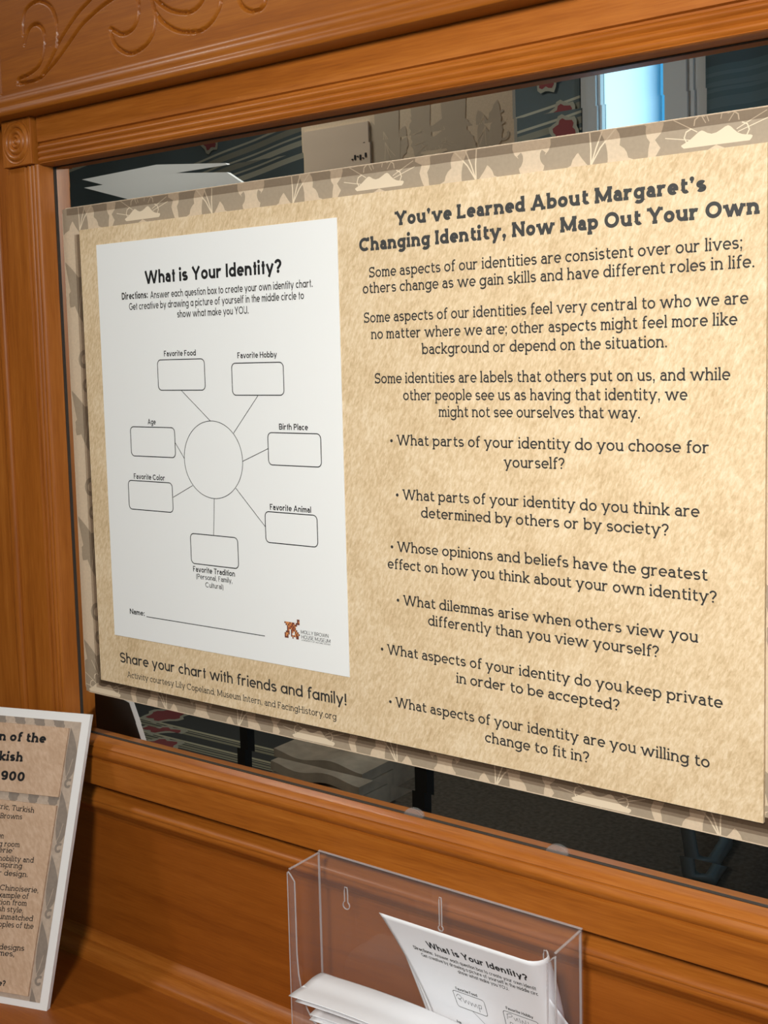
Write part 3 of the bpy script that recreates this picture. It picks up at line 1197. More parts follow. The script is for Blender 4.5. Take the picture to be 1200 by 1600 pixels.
REBATE = plain('dark_rebate_gap', (0.03, 0.018, 0.010), 0.8)
m = MB()
g = 0.0008
m.box(OX0 - 0.0005, OX0 + g, 0.0036, 0.0056, OZ0, OZ1)
m.box(OX1 - g, OX1 + 0.0005, 0.0036, 0.0056, OZ0, OZ1)
m.box(OX0 + g, OX1 - g, 0.0036, 0.0056, OZ1 - g, OZ1 + 0.0005)
m.box(OX0 + g, OX1 - g, 0.0036, 0.0056, OZ0 - 0.0005, OZ0 + g)
m.build('rebate_line', REBATE, om)

# ------------------------------------------------------------------ the information board on the mirror
BX0, BX1, BZ0, BZ1 = -0.0660, 0.8210, -0.5468, 0.0487
TX0, TX1, TZ0, TZ1 = -0.0307, 0.7874, -0.5258, 0.0200
board = thing('information_board', (0.378, 0.003, BZ0), 'large tan printed identity board with floral border fixed onto the mirror', 'information board')


def rrect(x0, x1, z0, z1, r, n=6):
    out = []
    for cx, cz, a0 in ((x1 - r, z1 - r, 0), (x0 + r, z1 - r, 90), (x0 + r, z0 + r, 180), (x1 - r, z0 + r, 270)):
        for i in range(n + 1):
            a = math.radians(a0 + 90 * i / n)
            out.append((cx + r * math.cos(a), cz + r * math.sin(a)))
    return out


def slab(mb, poly, y0, y1, mi=0):
    mb.prism(poly, lambda p, q, a: (p, a, q), y0, y1, mi)


FACE = 0.0034


def clip_poly(P, x0, x1, z0, z1):
    for ax, lim, sg in ((0, x0, 1), (0, x1, -1), (1, z0, 1), (1, z1, -1)):
        out = []
        for i in range(len(P)):
            a, b = P[i - 1], P[i]
            da, db = (a[ax] - lim) * sg, (b[ax] - lim) * sg
            if da * db < 0:
                t = da / (da - db)
                out.append((a[0] + (b[0] - a[0]) * t, a[1] + (b[1] - a[1]) * t))
            if db >= 0:
                out.append(b)
        P = out
        if len(P) < 3:
            return []
    return P


def leaf(cx, cz, ln, wd, ang, bend=0.0, jag=0):
    a = math.radians(ang)
    L_, R_ = [], []
    n = 14
    for i in range(n + 1):
        t = i / n
        w = wd * math.sin(math.pi * t ** 0.8) ** 0.9 * (1 + (0.22 if (jag and i % 3 == 0) else 0))
        off = bend * ln * t * t
        L_.append((t * ln, off + w)); R_.append((t * ln, off - w))
    P = L_ + R_[::-1]
    return [(cx + x * math.cos(a) - y * math.sin(a), cz + x * math.sin(a) + y * math.cos(a)) for x, y in P]


def curl(cx, cz, r0, ang, turns=0.75, flip=1, n=22):
    out = []
    for i in range(n + 1):
        t = i / n
        a = math.radians(ang) + flip * t * turns * 2 * math.pi
        r = r0 * (1 - 0.72 * t)
        out.append((cx + r * math.cos(a), cz + r * math.sin(a)))
    return out


def damask(mb, rect, motifs, put, mi_dark, mi_line, lim=None):
    """flat printed leaves, fans and veins; layered by a few hundredths of a millimetre"""
    x0, x1, z0, z1 = rect
    for im, (kind, P, lay0) in enumerate(motifs):
        lay = lay0 + 0.07 * (im % 11)
        if kind == 'fill':
            polys = P if isinstance(P[0], list) else [P]
        else:
            polys = [list(q) for q in stroke_faces(P, kind)]
        for poly in polys:
            c = clip_poly(poly, x0, x1, z0, z1)
            for i in range(1, len(c) - 1):
                tri = [c[0], c[i], c[i + 1]]
                ar = (tri[1][0] - tri[0][0]) * (tri[2][1] - tri[0][1]) - (tri[2][0] - tri[0][0]) * (tri[1][1] - tri[0][1])
                if abs(ar) < 2e-9:
                    continue
                if ar < 0:
                    tri.reverse()
                mb.face([put(p[0], p[1], lay) for p in tri], mi_dark if lay0 < 2 else mi_line)


def strip_leaf(*a, **k):
    P = leaf(*a, **k)
    n = len(P)
    h = n // 2
    return [[P[i], P[i + 1], P[n - 2 - i], P[n - 1 - i]] for i in range(h - 1)]


def fan(cx, cz, r, squash=1.0):
    P = [(cx, cz)]
    for i in range(33):
        a = math.radians(-25 + 230 * i / 32)
        rr = r * (1 + 0.06 * math.sin(i * 2.4))
        P.append((cx + rr * math.cos(a), cz + rr * math.sin(a) * squash))
    return [[P[0], P[i], P[i + 1]] for i in range(1, len(P) - 1)]


def damask_motifs(cx, cz, s=1.0, up=1):
    """one repeat: a fan blossom with veins, leaves to either side, a forked stem"""
    M = []
    f = [[(p[0], cz + up * (p[1] - cz)) for p in t] for t in fan(cx, cz - 0.012 * s, 0.050 * s)]
    M.append(('fill', f, 1))
    for k in range(-5, 6):
        a = math.radians(90 + k * 15 + (4 if k % 2 else -3))
        if k % 3 == 0:
            continue
        pts = [(cx + r * math.cos(a + 0.10 * k * (r / 0.05 / s) * 0.4), cz + up * (-0.010 * s + r * math.sin(a))) for r in (0.018 * s, 0.026 * s, 0.034 * s, 0.043 * s)]
        M.append((0.0007 * s, pts, 2))
    heart = [(cx + (0.027 * s * (1 + 0.13 * math.sin(5 * a))) * math.cos(a), cz - 0.012 * s + up * 0.012 * s * (1 + 0.25 * math.sin(6 * a + 1)) * math.sin(a)) for a in [math.pi * i / 24 for i in range(25)]]
    M.append(('fill', [[(cx, cz - 0.012 * s), heart[i], heart[i + 1]] for i in range(24)], 3))
    for k in range(5):
        a = math.radians(20 + 35 * k)
        M.append((0.0010 * s, [(cx + 0.022 * s * math.cos(a) + 0.006 * s * math.cos(b), cz + up * (-0.010 * s + 0.020 * s * math.sin(a) + 0.006 * s * math.sin(b))) for b in (a - 1.2, a - 0.4, a + 0.4, a + 1.2)], 2.2))
    for sd in (-1, 1):
        A = 0 if sd == 1 else 180
        M.append(('fill', strip_leaf(cx + sd * 0.060 * s, cz - up * 0.020 * s, 0.062 * s, 0.011 * s, A + sd * up * 62, 0.1 * sd, 1), 1))
        M.append(('fill', strip_leaf(cx + sd * 0.098 * s, cz - up * 0.026 * s, 0.080 * s, 0.013 * s, A + sd * up * 70, -0.2 * sd), 1.1))
        M.append(('fill', strip_leaf(cx + sd * 0.118 * s, cz + up * 0.034 * s, 0.075 * s, 0.014 * s, A - sd * up * 66, 0.15 * sd, 1), 1.2))
        for q in (-10, 0, 12):
            M.append((0.0013 * s, [(cx + sd * (0.110 * s), cz - up * 0.016 * s), (cx + sd * (0.105 * s + 0.0004 * q * s), cz - up * 0.002 * s), (cx + sd * (0.098 * s + 0.0011 * q * s), cz + up * (0.014 + 0.0002 * q) * s)], 2))
        M.append((0.0048 * s, curl(cx + sd * 0.150 * s, cz, 0.019 * s, 90 if sd == 1 else 90, 0.8, sd), 1.3))
    return M


m = MB()
slab(m, rrect(BX0, BX1, BZ0, BZ1, 0.009), FACE, 0.0057, 0)


def put_b(x, z, lay):
    return (x, FACE - 0.00012 - 0.00004 * lay, z)


mot = []
for k in range(-1, 4):
    mot += damask_motifs(0.075 + 0.335 * k, 0.036, 1.0, 1)
    mot += damask_motifs(-0.070 + 0.335 * k + 0.04, -0.533, 1.0, 1)
for k in range(4):
    for X in (-0.045, 0.803):
        zc = -0.02 - 0.155 * k
        mot.append(('fill', strip_leaf(X + 0.016, zc - 0.075, 0.085, 0.014, 100, 0.25, 0), 1))
        mot.append((0.0055, curl(X + 0.008, zc - 0.115, 0.012, 60, 0.8, 1), 1.2))
        mot.append((0.0045, curl(X + 0.010, zc - 0.146, 0.009, 40, 0.85, 1), 1.2))
        mot.append(('fill', strip_leaf(X - 0.014, zc - 0.050, 0.060, 0.011, 55, -0.2, 1), 1.1))
        mot.append((0.0008, [(X + 0.002, zc - 0.060), (X + 0.006, zc - 0.040), (X + 0.012, zc - 0.022)], 2))
damask(m, (BX0 + 0.0012, BX1 - 0.0012, BZ0 + 0.0012, BZ1 - 0.0012), mot, put_b, 1, 2)
flo = m.build('floral_border', [BORDER_LIGHT, BORDER_DARK, BORDER_LINE], board, fix=False)


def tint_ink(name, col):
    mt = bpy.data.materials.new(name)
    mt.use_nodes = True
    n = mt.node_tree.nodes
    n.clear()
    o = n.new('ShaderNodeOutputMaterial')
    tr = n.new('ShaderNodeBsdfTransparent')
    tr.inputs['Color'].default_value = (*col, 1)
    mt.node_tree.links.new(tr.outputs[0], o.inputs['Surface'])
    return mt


# drop-shadow bands printed into the wallpaper colour along the tan panel and the top edge
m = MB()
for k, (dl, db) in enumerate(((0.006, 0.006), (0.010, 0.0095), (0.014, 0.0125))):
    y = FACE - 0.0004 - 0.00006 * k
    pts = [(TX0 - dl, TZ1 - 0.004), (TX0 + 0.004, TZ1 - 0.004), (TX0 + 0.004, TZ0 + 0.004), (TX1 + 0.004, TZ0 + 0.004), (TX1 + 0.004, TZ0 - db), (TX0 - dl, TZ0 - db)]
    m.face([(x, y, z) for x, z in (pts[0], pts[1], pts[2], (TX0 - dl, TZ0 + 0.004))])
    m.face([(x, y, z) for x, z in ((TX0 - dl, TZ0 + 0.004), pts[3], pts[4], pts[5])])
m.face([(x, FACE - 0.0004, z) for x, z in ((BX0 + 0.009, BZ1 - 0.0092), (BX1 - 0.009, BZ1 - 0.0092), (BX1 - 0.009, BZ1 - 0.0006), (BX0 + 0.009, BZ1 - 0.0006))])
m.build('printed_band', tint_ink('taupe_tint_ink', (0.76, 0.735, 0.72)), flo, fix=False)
m = MB()
m.box(TX0, TX1, -0.0010, FACE - 0.0003, TZ0, TZ1)
parch = m.build('parchment_panel', PARCHMENT, board)
put_t = lambda x, z: (x, -0.00112, z)
head = MB(); para = MB(); quest = MB(); share = MB(); credit = MB()
for t, x0, z0, x1, z1, s in BODY_TEXT:
    dst = {'H': head, 'F': share, 'S': credit}.get(s)
    if dst is None:
        dst = para if z0 > -0.21 else quest
    zm = (z0 + z1) / 2
    letter_line(dst, t, x0, z0 * 0.5 + zm * 0.5, x1, z1 * 0.5 + zm * 0.5, s, put_t)
INK_HEAD = plain('slate_ink', (0.046, 0.046, 0.044), 0.6, spec=0.3)
head.build('heading_lettering', INK_HEAD, parch, fix=False)
para.build('paragraph_lettering', INK, parch, fix=False)
quest.build('question_lettering', INK, parch, fix=False)
share.build('share_line_lettering', INK, parch, fix=False)
credit.build('credit_line_lettering', INK, parch, fix=False)


# ------------------------------------------------------------------ the identity chart (also printed on the take-away sheets)
def ring_path(x0, z0, x1, z1, r):
    P = rrect(x0, x1, z0, z1, r, 5)
    return P + [P[0]]


def subdiv(P, step):
    out = []
    for a, b in zip(P, P[1:]):
        n = max(1, int(math.dist(a, b) / step))
        out += [(a[0] + (b[0] - a[0]) * i / n, a[1] + (b[1] - a[1]) * i / n) for i in range(n)]
    return out + [P[-1]]


def chart_print(put, parent, step=0.05, clip=None, zmin=-9):
    def line(mb, P, wd):
        P = subdiv(P, step)
        for q in stroke_faces(P, wd):
            if clip and max(p[0] for p in q) > clip:
                continue
            if min(p[1] for p in q) < zmin:
                continue
            mb.face([put(*p) for p in q])
    title = MB(); direc = MB(); name = MB(); crest_txt = MB()
    captions = []
    for t, x0, z0, x1, z1, s in CHART_TEXT:
        if (z0 + z1) / 2 < zmin:
            continue
        zm = (z0 + z1) / 2
        dst = {'T': title, 'D': direc, 'Db': direc, 'L': crest_txt, 'M': crest_txt}.get(s)
        if t == 'Name:':
            dst = name
        if dst is None:
            captions.append((t, x0, zm, x1, zm, s))
            continue
        letter_line(dst, t, x0, zm, x1, zm, s, put, clip=clip)
    title.build('title_lettering', INK_BLACK, parent, fix=False)
    direc.build('directions_lettering', INK, parent, fix=False)
    for i, (x0, z0, x1, z1) in enumerate(CHART_BOXES):
        if z1 < zmin:
            continue
        mb = MB()
        line(mb, ring_path(x0, z0, x1, z1, 0.0052), 0.00105)
        for c in captions:
            xm = (c[1] + c[3]) / 2
            near = (c[2] > z1 and c[2] < z1 + 0.02) if i != 6 else (c[2] < z0 and c[2] > z0 - 0.04)
            if x0 - 0.02 < xm < x1 + 0.02 and near:
                letter_line(mb, *c, put, clip=clip)
        if mb.f:
            mb.build('question_box', INK_BLACK, parent, fix=False)
    mb = MB()
    cx, cz, rx_, rz_ = CHART_CIRCLE
    line(mb, [(cx + rx_ * math.cos(2 * math.pi * i / 72), cz + rz_ * math.sin(2 * math.pi * i / 72)) for i in range(73)], 0.00075)
    if mb.f:
        mb.build('portrait_circle', INK_BLACK, parent, fix=False)
    for x0, z0, x1, z1 in CHART_SPOKES:
        mb = MB()
        line(mb, [(x0, z0), (x1, z1)], 0.00075)
        if mb.f:
            mb.build('spoke_line', INK_BLACK, parent, fix=False)
    if name.f:
        line(name, [(NAME_RULE[0], -0.4366), (NAME_RULE[2], -0.4366)], 0.0009)
        name.build('name_line', INK_BLACK, parent, fix=False)
        # house museum crest: stepped squares
        mb = MB()
        def sq(x, z, w, h, mi, lay=0):
            p = [put(a, b) for a, b in ((x, z), (x + w, z), (x + w, z + h), (x, z + h))]
            mb.face([(q[0], q[1] - 0.00003 * lay, q[2]) for q in p], mi)
        ox, oz, g = 0.2738, -0.4345, 0.00178
        rows = ["..........BB.", "..........BO.", "BOOOBOBB.BBB.", ".BOBORBOBB...", "..BORBRBO....", "..BRBOBRB....", "..BO.BRBOB...", ".BBB.BO.BOB..", "BOOB.B..OBOB.", "BOB..BOBOBB..", "BBB...B..BB.."]
        for j, row in enumerate(rows):
            for i, c in enumerate(row):
                if c != '.':
                    sq(ox + i * g, oz + (len(rows) - 1 - j) * g * 1.10, g * 1.0, g * 1.10, {'O': 0, 'B': 1, 'R': 2}[c])
        mb.build('crest', [LOGO_ORANGE, LOGO_BROWN, LOGO_RED], parent, fix=False)
        crest_txt.build('crest_lettering', INK_BLACK, parent, fix=False)


m = MB()
m.box(-0.0005, 0.3605, -0.0018, -0.0009, -0.4655, 0.0003)
sheet = m.build('chart_sheet', WHITE_SHEET, board)
# the print lies on the sheet: hang it one level down from the board
chart_print(lambda x, z: (x, -0.00192, z), sheet)

# ------------------------------------------------------------------ sign leaning on the mantel shelf
SC = Vector((-0.0032, -0.1260, SHELF))
SH = Vector((0.9511, 0.3090, 0.0))
SU = Vector((-0.0171, 0.0980, 0.3241)).normalized()
SN = SU.cross(SH).normalized()
if SN.y > 0:
    SN = -SN
S_W, S_H, S_T = 0.262, 0.3390, 0.0060
sign = thing('leaning_sign', SC - SH * 0.13, 'white-edged brown text sign leaning against the left casing on the shelf', 'sign')


def sp(s, t, d=0.0):
    return SC + SH * s + SU * t + SN * d


def sbox(mb, s0, s1, t0, t1, d0, d1, mi=0):
    b = len(mb.v)
    mb.v += [tuple(sp(s, t, d)) for s in (s0, s1) for t in (t0, t1) for d in (d0, d1)]
    for q in ((0, 1, 3, 2), (4, 6, 7, 5), (0, 4, 5, 1), (2, 3, 7, 6), (0, 2, 6, 4), (1, 5, 7, 3)):
        mb.f.append(tuple(b + i for i in q)); mb.mi.append(mi)


m = MB(); sbox(m, -S_W, 0, 0, S_H, -S_T, 0)
m.build('foam_board', FOAM_WHITE, sign)
m = MB(); sbox(m, -S_W + 0.0005, -0.0005, 0.0005, S_H - 0.0005, -S_T - 0.0007, -S_T)
m.build('dark_backing', plain('dark_backing_paper', (0.045, 0.040, 0.036), 0.7), sign)
m = MB()
I0, I1, J0, J1 = -S_W + 0.0107, -0.0107, 0.0075, 0.3290
sbox(m, I0, I1, J0, J1, 0.0001, 0.0004, 0)
mot = []
for k in range(5):
    zc = 0.315 - 0.075 * k
    mot.append(('fill', strip_leaf(-0.019, zc - 0.055, 0.060, 0.008, 78, 0.3, 0), 1))
    mot.append((0.003, curl(-0.016, zc - 0.060, 0.006, 60, 0.8, 1), 1.2))
    mot.append((0.0007, [(-0.024, zc - 0.06), (-0.018, zc - 0.045), (-0.015, zc - 0.03)], 2))
for k in range(7):
    xk = -0.035 - 0.028 * k
    mot.append(('fill', strip_leaf(xk, 0.315, 0.030, 0.006, 115, 0.2, 1), 1))
    mot.append(('fill', strip_leaf(xk, 0.226, 0.030, 0.007, 80, 0.2, 1), 1))
damask(m, (I0, I1, J0, J1), mot, lambda x, z, l: tuple(sp(x, z, 0.0005 + 0.00004 * l)), 1, 2)
m.build('wallpaper_print', [SIGN_LIGHT, SIGN_DARK, SIGN_LIGHT], sign, fix=False)
m = MB(); sbox(m, I0 + 0.012, -0.0254, 0.2394, 0.3208, 0.0001, 0.0030)
hp = m.build('heading_panel', SIGN_PAPER, sign)
m = MB(); sbox(m, I0 + 0.012, -0.0262, 0.0132, 0.2292, 0.0001, 0.0030)
bp_ = m.build('text_panel', SIGN_PAPER, sign)
mh, mt_ = MB(), MB()
for t, x0, z0, x1, z1, s in SIGN_TEXT:
    letter_line(mh if s == 'G' else mt_, t, x0, z0, x1, z1, s, lambda x, z: tuple(sp(x, z, 0.0032)))
mh.build('heading_lettering', INK_BLACK, hp, fix=False)
mt_.build('text_lettering', INK_BLACK, bp_, fix=False)

# ------------------------------------------------------------------ acrylic holder and its papers
HX0, HX1, HYB, HYF, HZ1 = 0.334, 0.636, -0.0290, -0.0780, -0.6475
HT = 0.0022
holder = thing('brochure_holder', (0.485, -0.054, SHELF), 'clear acrylic leaflet holder hung on the panel under the mirror sill', 'leaflet holder')
HZ0 = SHELF + 0.001


def plate(name, boxes, edges):
    mb = MB()
    for b in boxes:
        mb.box(*b, mi=0)
    for b in edges:
        mb.box(*b, mi=1)
    return mb.build(name, [ACRYLIC, ACRYLIC_EDGE], holder)


e = 0.0009
plate('back_panel', [(HX0, HX1, HYB, HYB + HT, HZ0, HZ1)], [(HX0, HX1, HYB, HYB + HT, HZ1, HZ1 + e)])
for X in (HX0, HX1 - HT):
    plate('side_panel', [(X, X + HT, HYF + HT, HYB, HZ0 + HT, HZ1 - 0.0015)], [(X, X + HT, HYF + HT, HYB, HZ1 - 0.0015, HZ1 - 0.0006), (X, X + HT, HYB - e, HYB, HZ0 + HT, HZ1 - 0.0016)])
# front: low plate with two narrow uprights returning from the sides
mb = MB()
FL = 0.0085
def front_poly():
    zc, r = -0.742, 0.012
    P = [(HX0, HZ0), (HX1, HZ0), (HX1, HZ1 - 0.0035)]
    P += [(HX1 - FL * 0.4, HZ1 - 0.006), (HX1 - FL, HZ1 - 0.012)]
    P += [(HX1 - FL, -0.735)] + [(HX1 - FL - 0.03 * (1 - math.cos(a)), -0.735 - 0.07 * math.sin(a)) for a in (0.3, 0.6, 0.9, 1.2, 1.57)]
    P += [(HX0 + FL + 0.03 * (1 - math.cos(a)), -0.735 - 0.07 * math.sin(a)) for a in (1.57, 1.2, 0.9, 0.6, 0.3)] + [(HX0 + FL, -0.735)]
    P += [(HX0 + FL, HZ1 - 0.012), (HX0 + FL * 0.4, HZ1 - 0.006), (HX0, HZ1 - 0.0035)]
    return P
slab(mb, front_poly(), HYF, HYF + HT, 0)
rim = front_poly()[2:]
mb.tube([(x, HYF + HT / 2, z) for x, z in rim], 0.0008, 6, 1)
mb.tube([(HX0, HYF, HZ1 - 0.004), (HX0, HYF, HZ0)], 0.0006, 6, 1)
mb.tube([(HX1, HYF, HZ1 - 0.004), (HX1, HYF, HZ0)], 0.0009, 6, 1)
mb.build('front_panel', [ACRYLIC, ACRYLIC_EDGE], holder)
mb = MB(); mb.box(HX0 + HT, HX1 - HT, HYF + HT, HYB, HZ0, HZ0 + HT)
mb.build('bottom_panel', ACRYLIC, holder)


def keyhole(cx, cz, h, r):
    P = [(cx + r * math.cos(a), cz + r * math.sin(a)) for a in [math.radians(q) for q in range(-240, 61, 25)]]
    P += [(cx + r * 0.5, cz + h - r), (cx + r * 0.35, cz + h), (cx - r * 0.35, cz + h), (cx - r * 0.5, cz + h - r)]
    return [(x, HYB - 0.0006, z) for x, z in P]


for cx, cz, h, r in ((0.3700, -0.6960, 0.019, 0.0042), (0.4860, -0.6880, 0.031, 0.0028), (0.6000, -0.6960, 0.019, 0.0042)):
    mb = MB(); mb.tube(keyhole(cx, cz, h, r), 0.0007, 6, 0, closed=True)
    mb.build('keyhole_slot', ACRYLIC_EDGE, holder)

PW, PH = 0.195, 0.2524
KS = PW / 0.3605     # the sheet is the chart at a smaller size


def sheet_fn(x0, ytop, ybot, ztop, curl_at, droop=0.0, shear=0.30, rad=0.014):
    def f(u, v):
        s, d = u * PW, v * PH
        t = min(1.0, d / 0.13)
        y = ytop + (ybot - ytop) * (1 - (1 - t) ** 1.5)
        z = ztop - d * 0.955
        if s > curl_at:
            a = min((s - curl_at) / rad, 2.6)
            x = curl_at + rad * math.sin(a)
            y += rad * (1 - math.cos(a))
        else:
            x = s
        z -= droop * max(0.0, (s - 0.135) / 0.06) ** 1.3
        x += shear * d * max(0.0, 1 - s / PW) ** 2
        return Vector((x0 + x, y, max(z, HZ0 + 0.004 + 0.0)))
    return f


def paper_thing(name, fn, lab, nu=40, nv=40, thick=(0.0, 0.0003, 0.0)):
    mb = MB()
    mb.grid(fn, nu, nv, thick)
    o = mb.build(name, COPY_PAPER, None, smooth=True)
    return tag(o, lab, 'paper sheet', {'worksheet': 'worksheets standing in the holder', 'folded_sheet': 'sheets flopped over the holder front'}[name])


front_fn = sheet_fn(0.4455, -0.0740, -0.0345, -0.6648, 0.158)
ws = paper_thing('worksheet', front_fn, 'filled-in identity worksheet standing at the front of the acrylic holder')


def put_ws(x, z):
    u, v = x * KS / PW, -z * KS / PH
    p = front_fn(u, v)
    du = front_fn(u + 0.01, v) - front_fn(u - 0.01, v)
    dv = front_fn(u, v + 0.01) - front_fn(u, v - 0.01)
    n = du.cross(dv).normalized()
    if n.y > 0:
        n = -n
    return tuple(p + n * 0.00022)


chart_print(put_ws, ws, step=0.008, clip=0.158 / KS + 0.006, zmin=-0.30)
# handwriting in the first two boxes
HAND = [
    [(0.100, -0.148), (0.106, -0.142), (0.113, -0.146), (0.108, -0.152), (0.103, -0.151), (0.110, -0.156)], [(0.116, -0.146), (0.118, -0.157), (0.123, -0.150), (0.127, -0.157), (0.130, -0.149)], [(0.133, -0.150), (0.134, -0.158), (0.138, -0.151), (0.142, -0.158), (0.146, -0.151), (0.149, -0.159)], [(0.153, -0.150), (0.152, -0.166)], [(0.153, -0.151), (0.159, -0.150), (0.158, -0.157), (0.153, -0.157)],
    [(0.217, -0.158), (0.219, -0.147)], [(0.217, -0.148), (0.226, -0.144), (0.229, -0.149), (0.220, -0.153)], [(0.232, -0.150), (0.235, -0.156), (0.239, -0.149), (0.240, -0.156)], [(0.244, -0.147), (0.245, -0.157)], [(0.249, -0.157), (0.250, -0.150), (0.256, -0.157), (0.257, -0.147)], [(0.262, -0.148), (0.263, -0.157)], [(0.268, -0.151), (0.274, -0.150), (0.271, -0.157), (0.267, -0.155), (0.275, -0.157)],
    [(0.228, -0.165), (0.222, -0.163), (0.221, -0.169), (0.228, -0.170)], [(0.232, -0.164), (0.233, -0.171), (0.238, -0.164)], [(0.241, -0.167), (0.246, -0.165), (0.244, -0.171), (0.249, -0.171)], [(0.252, -0.162), (0.253, -0.172), (0.259, -0.165), (0.262, -0.172), (0.266, -0.163)]]
for words in (HAND[:4 + 1], HAND[5:]):
    mb = MB()
    for s in words:
        for q in stroke_faces(smooth_poly(s, 4), 0.0010):
            mb.face([put_ws(*p) for p in q])
    mb.build('handwriting', PENCIL, ws, fix=False)
paper_thing('worksheet', sheet_fn(0.4400, -0.0500, -0.0328, -0.6800, 0.19, 0.048, 0.34, 0.028), 'blank white sheet just behind the worksheet, its right corner slumping', 48)
paper_thing('worksheet', sheet_fn(0.4375, -0.0430, -0.0312, -0.6900, 0.185, 0.052, 0.36, 0.026), 'rearmost white sheet, drooping lowest at the right end of the holder', 48)


def flop_fn(x0, x1, z0, yf, yb, drop, tail):
    """sheet standing at the back of the pocket whose upper half folds forward over the front"""
    path = [(yb - 0.002, z0 - tail), (yb - 0.001, z0 - 0.05), (yb, z0 - 0.022)]
    path += [(yb - 0.014 + 0.014 * math.cos(a), z0 - 0.016 + 0.016 * math.sin(a)) for a in (0.3, 0.7, 1.1, 1.5)]
    path += [(yb - 0.024, z0 + 0.0008), (yb - 0.038, z0 - 0.001), (yf + 0.010, z0 - drop * 0.5), (yf, z0 - drop)]
    sp_ = smooth_poly(path, 4)

    def f(u, v):
        t = v * (len(sp_) - 1)
        i = min(int(t), len(sp_) - 2)
        fr = t - i
        y = sp_[i][0] + (sp_[i + 1][0] - sp_[i][0]) * fr
        z = sp_[i][1] + (sp_[i + 1][1] - sp_[i][1]) * fr
        return Vector((x0 + (x1 - x0) * u, y, z + 0.004 * math.sin(math.pi * u) * (1 if y < yb - 0.01 else 0.2)))
    return f


paper_thing('folded_sheet', flop_fn(0.3535, 0.5460, -0.7620, -0.1040, -0.0425, 0.0010, 0.10), 'topmost blank white sheet flopped forward over the holder front', 24, 44)
paper_thing('folded_sheet', flop_fn(0.3590, 0.5500, -0.7665, -0.1010, -0.0440, 0.0020, 0.09), 'second white sheet directly under the topmost flopped one', 24, 44)
paper_thing('folded_sheet', flop_fn(0.3620, 0.5480, -0.7890, -0.0840, -0.0460, 0.0060, 0.07), 'lowest flopped white sheet, its corner peeking out below the others', 24, 44)

# small clear clips holding the mirror at the sill
CLIP = acrylic('clear_clip_plastic', 0.05, 0.10, (0.9, 0.88, 0.86))
for cx, lab in ((0.4330, 'clear plastic mirror clip on the sill, the left one'), (0.5950, 'clear plastic mirror clip on the sill, the right one')):
    mb = MB()
    slab(mb, [(cx + 0.011 * math.cos(math.radians(a)), OZ0 + 0.0002 + 0.0075 * math.sin(math.radians(a))) for a in range(0, 181, 15)], 0.0030, 0.0055)
    tag(mb.build('mirror_clip', CLIP, None), lab, 'clip', 'mirror clips on the sill')

# ------------------------------------------------------------------ what the mirror shows of the room


def cloth_mat(name, rot, scale, base, stripe, flowers=True):
    mt, nt, b = new_mat(name)
    N, Lk = nt.nodes, nt.links
    tc = N.new('ShaderNodeTexCoord')
    mp = N.new('ShaderNodeMapping')
    mp.inputs['Rotation'].default_value = rot
    Lk.new(tc.outputs['Object'], mp.inputs['Vector'])
    sx = N.new('ShaderNodeSeparateXYZ')
    Lk.new(mp.outputs['Vector'], sx.inputs[0])
    mul = N.new('ShaderNodeMath'); mul.operation = 'MULTIPLY'; mul.inputs[1].default_value = scale
    Lk.new(sx.outputs['Z'], mul.inputs[0])
    fr = N.new('ShaderNodeMath'); fr.operation = 'FRACT'
    Lk.new(mul.outputs[0], fr.inputs[0])
    r = N.new('ShaderNodeValToRGB')
    r.color_ramp.interpolation = 'CONSTANT'
    el = r.color_ramp.elements
    el[0].position = 0.0; el[0].color = (*base, 1)
    el[1].position = 0.58; el[1].color = (*stripe, 1)
    for p_, c_ in ((0.66, base), (0.70, stripe), (0.73, base), (0.78, [0.6 * q for q in stripe]), (0.86, base), (0.90, stripe), (0.93, base)):
        q = el.new(p_); q.color = (*c_, 1)
    Lk.new(fr.outputs[0], r.inputs['Fac'])
    last = r.outputs['Color']
    if flowers:
        vo = N.new('ShaderNodeTexVoronoi'); vo.inputs['Scale'].default_value = 3.4
        Lk.new(tc.outputs['Object'], vo.inputs['Vector'])
        cr = N.new('ShaderNodeValToRGB'); cr.color_ramp.interpolation = 'CONSTANT'
        cr.color_ramp.elements[0].color = (1, 1, 1, 1); cr.color_ramp.elements[1].position = 0.16; cr.color_ramp.elements[1].color = (0, 0, 0, 1)
        Lk.new(vo.outputs['Distance'], cr.inputs['Fac'])
        mx = N.new('ShaderNodeMix'); mx.data_type = 'RGBA'
        Lk.new(cr.outputs['Color'], mx.inputs[0])
        Lk.new(last, mx.inputs[6])
        mx.inputs[7].default_value = (0.20, 0.03, 0.03, 1)
        last = mx.outputs[2]
    Lk.new(last, b.inputs['Base Color'])
    b.inputs['Roughness'].default_value = 0.85
    return mt


STRIPED = cloth_mat('teal_striped_cloth', (0, 0.16, 0), 3.2, (0.20, 0.245, 0.25), (0.78, 0.74, 0.58), False)
RUG_M = cloth_mat('dark_striped_rug', (1.5708, 0, 0.5), 4.5, (0.10, 0.10, 0.095), (0.75, 0.68, 0.46), False)


def folds(x0, x1, z0, z1, y, amp, waves):
    def f(u, v):
        return Vector((x0 + (x1 - x0) * u, y + amp * math.sin(u * waves * 2 * math.pi) * (0.4 + 0.6 * v), z1 + (z0 - z1) * v))
    return f


mb = MB(); mb.grid(folds(-4.5, -0.970, FLOOR + 0.02, 1.40, RY0 + 0.025, 0.008, 9), 120, 10, (0, 0.006, 0))
ROSE = plain('red_woven_blossom', (0.42, 0.10, 0.10), 0.85)
CREAM = plain('cream_woven_outline', (0.62, 0.58, 0.45), 0.85)


